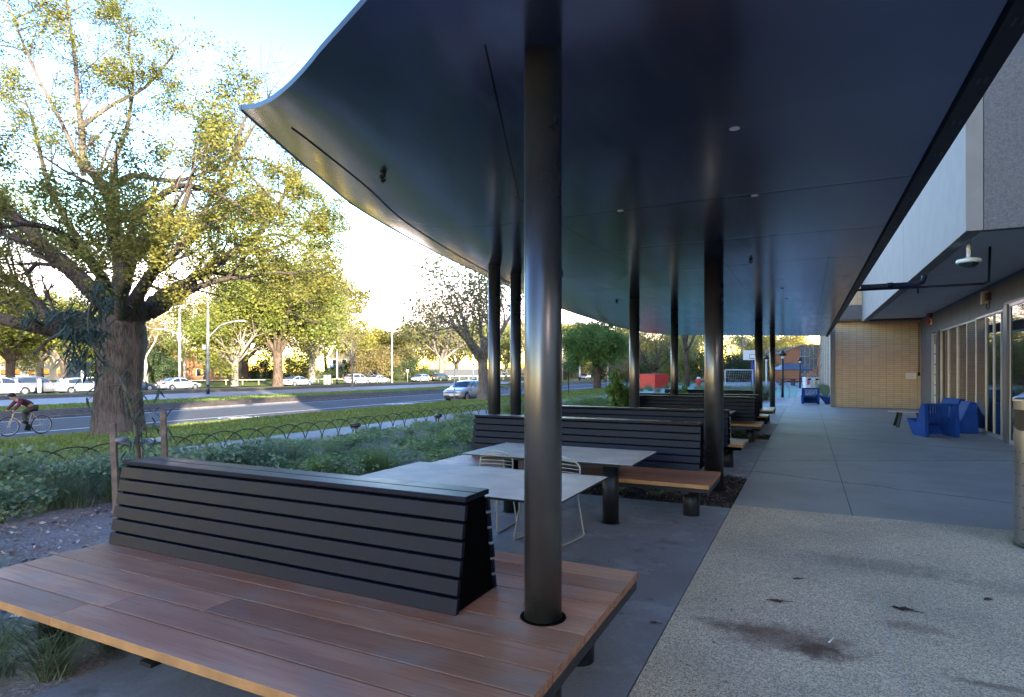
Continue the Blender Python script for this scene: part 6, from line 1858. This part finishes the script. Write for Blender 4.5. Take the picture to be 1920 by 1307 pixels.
for (u, d, lab) in ((1458, 37.5, "pale metal bike hoop left of the black path lamp"), (1473, 38.3, "pale metal bike hoop right of the black path lamp")):
    x, y = at(u, d); b = MB(); b.tube(catmull([(-0.24, 0, -0.05), (-0.24, 0, 0.55), (0, 0, 0.82), (0.24, 0, 0.55), (0.24, 0, -0.05)], 5), 0.022, 8)
    o = b.build("bike_hoop", M['galv']); o.location = (x, y, 0); o.rotation_euler = (0, 0, YAW + 0.2); tag(o, lab, "bike rack", "bike hoops")
# picnic shelter and tables
px_, py_ = at(1484, 72); sh = empty("picnic_shelter", (px_, py_, -0.1), YAW, "picnic shelter with a blue grey hipped roof before the orange brick building", "shelter")
b = MB(); b.add([(-1.9, -1.5, 1.86), (1.9, -1.5, 1.86), (1.9, 1.5, 1.86), (-1.9, 1.5, 1.86), (-0.9, 0, 2.6), (0.9, 0, 2.6)], [(0, 1, 5, 4), (1, 2, 5), (2, 3, 4, 5), (3, 0, 4), (3, 2, 1, 0)]); b.build("roof", mat("blue_grey_roof", (0.16, 0.20, 0.27), 0.5), sh)
b = MB(); b.box(-1.92, 1.92, -1.52, 1.52, 1.78, 1.855); b.build("fascia", M['black'], sh)
for sx in (-1.7, 1.7):
    for sy in (-1.3, 1.3):
        b = MB(); b.cyl(sx, sy, 0, 1.78, 0.05, 10); b.build("post", M['galv'], sh)
for (u, d, lab) in ((1476, 68, "dark timber picnic setting under the shelter, left one"), (1497, 70, "dark timber picnic setting under the shelter, right one")):
    x, y = at(u, d); r = empty("picnic_setting", (x, y, -0.05), YAW + 0.1, lab, "picnic table", "picnic settings")
    b = MB(); b.box(-1.0, 1.0, -0.35, 0.35, 0.70, 0.75); b.build("tabletop", M['charcoal'], r)
    for s in (-1, 1):
        b = MB(); b.box(-1.0, 1.0, s * 0.70 - 0.14, s * 0.70 + 0.14, 0.42, 0.46); b.build("seat", M['charcoal'], r)
    b = MB()
    for s in (-0.75, 0.75): b.box(s - 0.04, s + 0.04, -0.8, 0.8, 0.34, 0.40); b.box(s - 0.05, s + 0.05, -0.25, 0.25, 0, 0.70)
    b.build("leg", M['black'], r)
# pair of white recycling bins
for (u, d, lab, pc) in ((1513, 55, "white wheelie bin with a pink poster, left of the pair", (0.75, 0.16, 0.30)), (1527.5, 55, "white wheelie bin with a pale yellow poster, right of the pair", (0.70, 0.62, 0.25))):
    x, y = at(u, d); r = empty("recycling_bin", (x, y, 0), YAW, lab, "bin", "recycling bins")
    b = MB(); b.prism([(-0.24, 0.08), (0.24, 0.08), (0.29, 0.98), (-0.29, 0.98)], -0.3, 0.3, 'y'); b.build("body", M['white'], r, 0.03)
    b = MB(); b.prism([(-0.31, 0.985), (0.31, 0.985), (0.26, 1.06), (-0.26, 1.06)], -0.32, 0.32, 'y'); b.build("lid", M['palepole'], r, 0.02)
    b = MB(); b.box(-0.13, 0.10, -0.315, -0.302, 0.35, 0.82); b.build("poster", mat("poster", pc, 0.6, var=0.3, scale=5), r)
    b = MB(); b.cyl(0.05, -0.33, 0.80, 0.94, 0.14, 12); b.build("opening", M['black'], r)
# orange brick building with tall windows
ox, oy = at(1500, 95); ob = empty("orange_building", (ox, oy, -0.2), YAW, "orange brick building with tall glazed stair window at the far end", "building")
b = MB(); b.prism([(-4.6, 0), (6.0, 0), (6.0, 5.7), (0.2, 5.7), (-4.6, 4.0)], 0, 12, 'y'); b.build("wall", M['brick_orange'], ob)
b = MB(); b.bar((-4.9, -0.2, 4.15), (0.2, -0.2, 5.85), 0.5, 0.16); b.box(0.2, 6.1, -0.45, 0.0, 5.71, 5.95); b.build("roof_edge", M['concrete_light'], ob)
for (x0, x1, z0, z1, nx_, nz_) in ((0.0, 1.45, 1.3, 5.5, 2, 3), (1.5, 2.75, 2.0, 5.5, 2, 2), (0.1, 1.2, 0.3, 1.1, 2, 1), (1.7, 2.6, 0.3, 1.1, 2, 1)):
    b = MB(); b.box(x0, x1, -0.06, -0.002, z0, z1)
    fo = b.build("window", M['alu'], ob)
    b = MB(); dx = (x1 - x0) / nx_; dz = (z1 - z0) / nz_
    for i in range(nx_):
        for j in range(nz_): b.box(x0 + i * dx + 0.05, x0 + (i + 1) * dx - 0.05, -0.075, -0.061, z0 + j * dz + 0.05, z0 + (j + 1) * dz - 0.05)
    b.build("pane", mat("sky_glass", (0.10, 0.13, 0.16), 0.05, var=0.1, spec=0.9, ior=2.2), fo)
print("objects", len(bpy.data.objects), "faces", sum(len(m.polygons) for m in bpy.data.meshes))
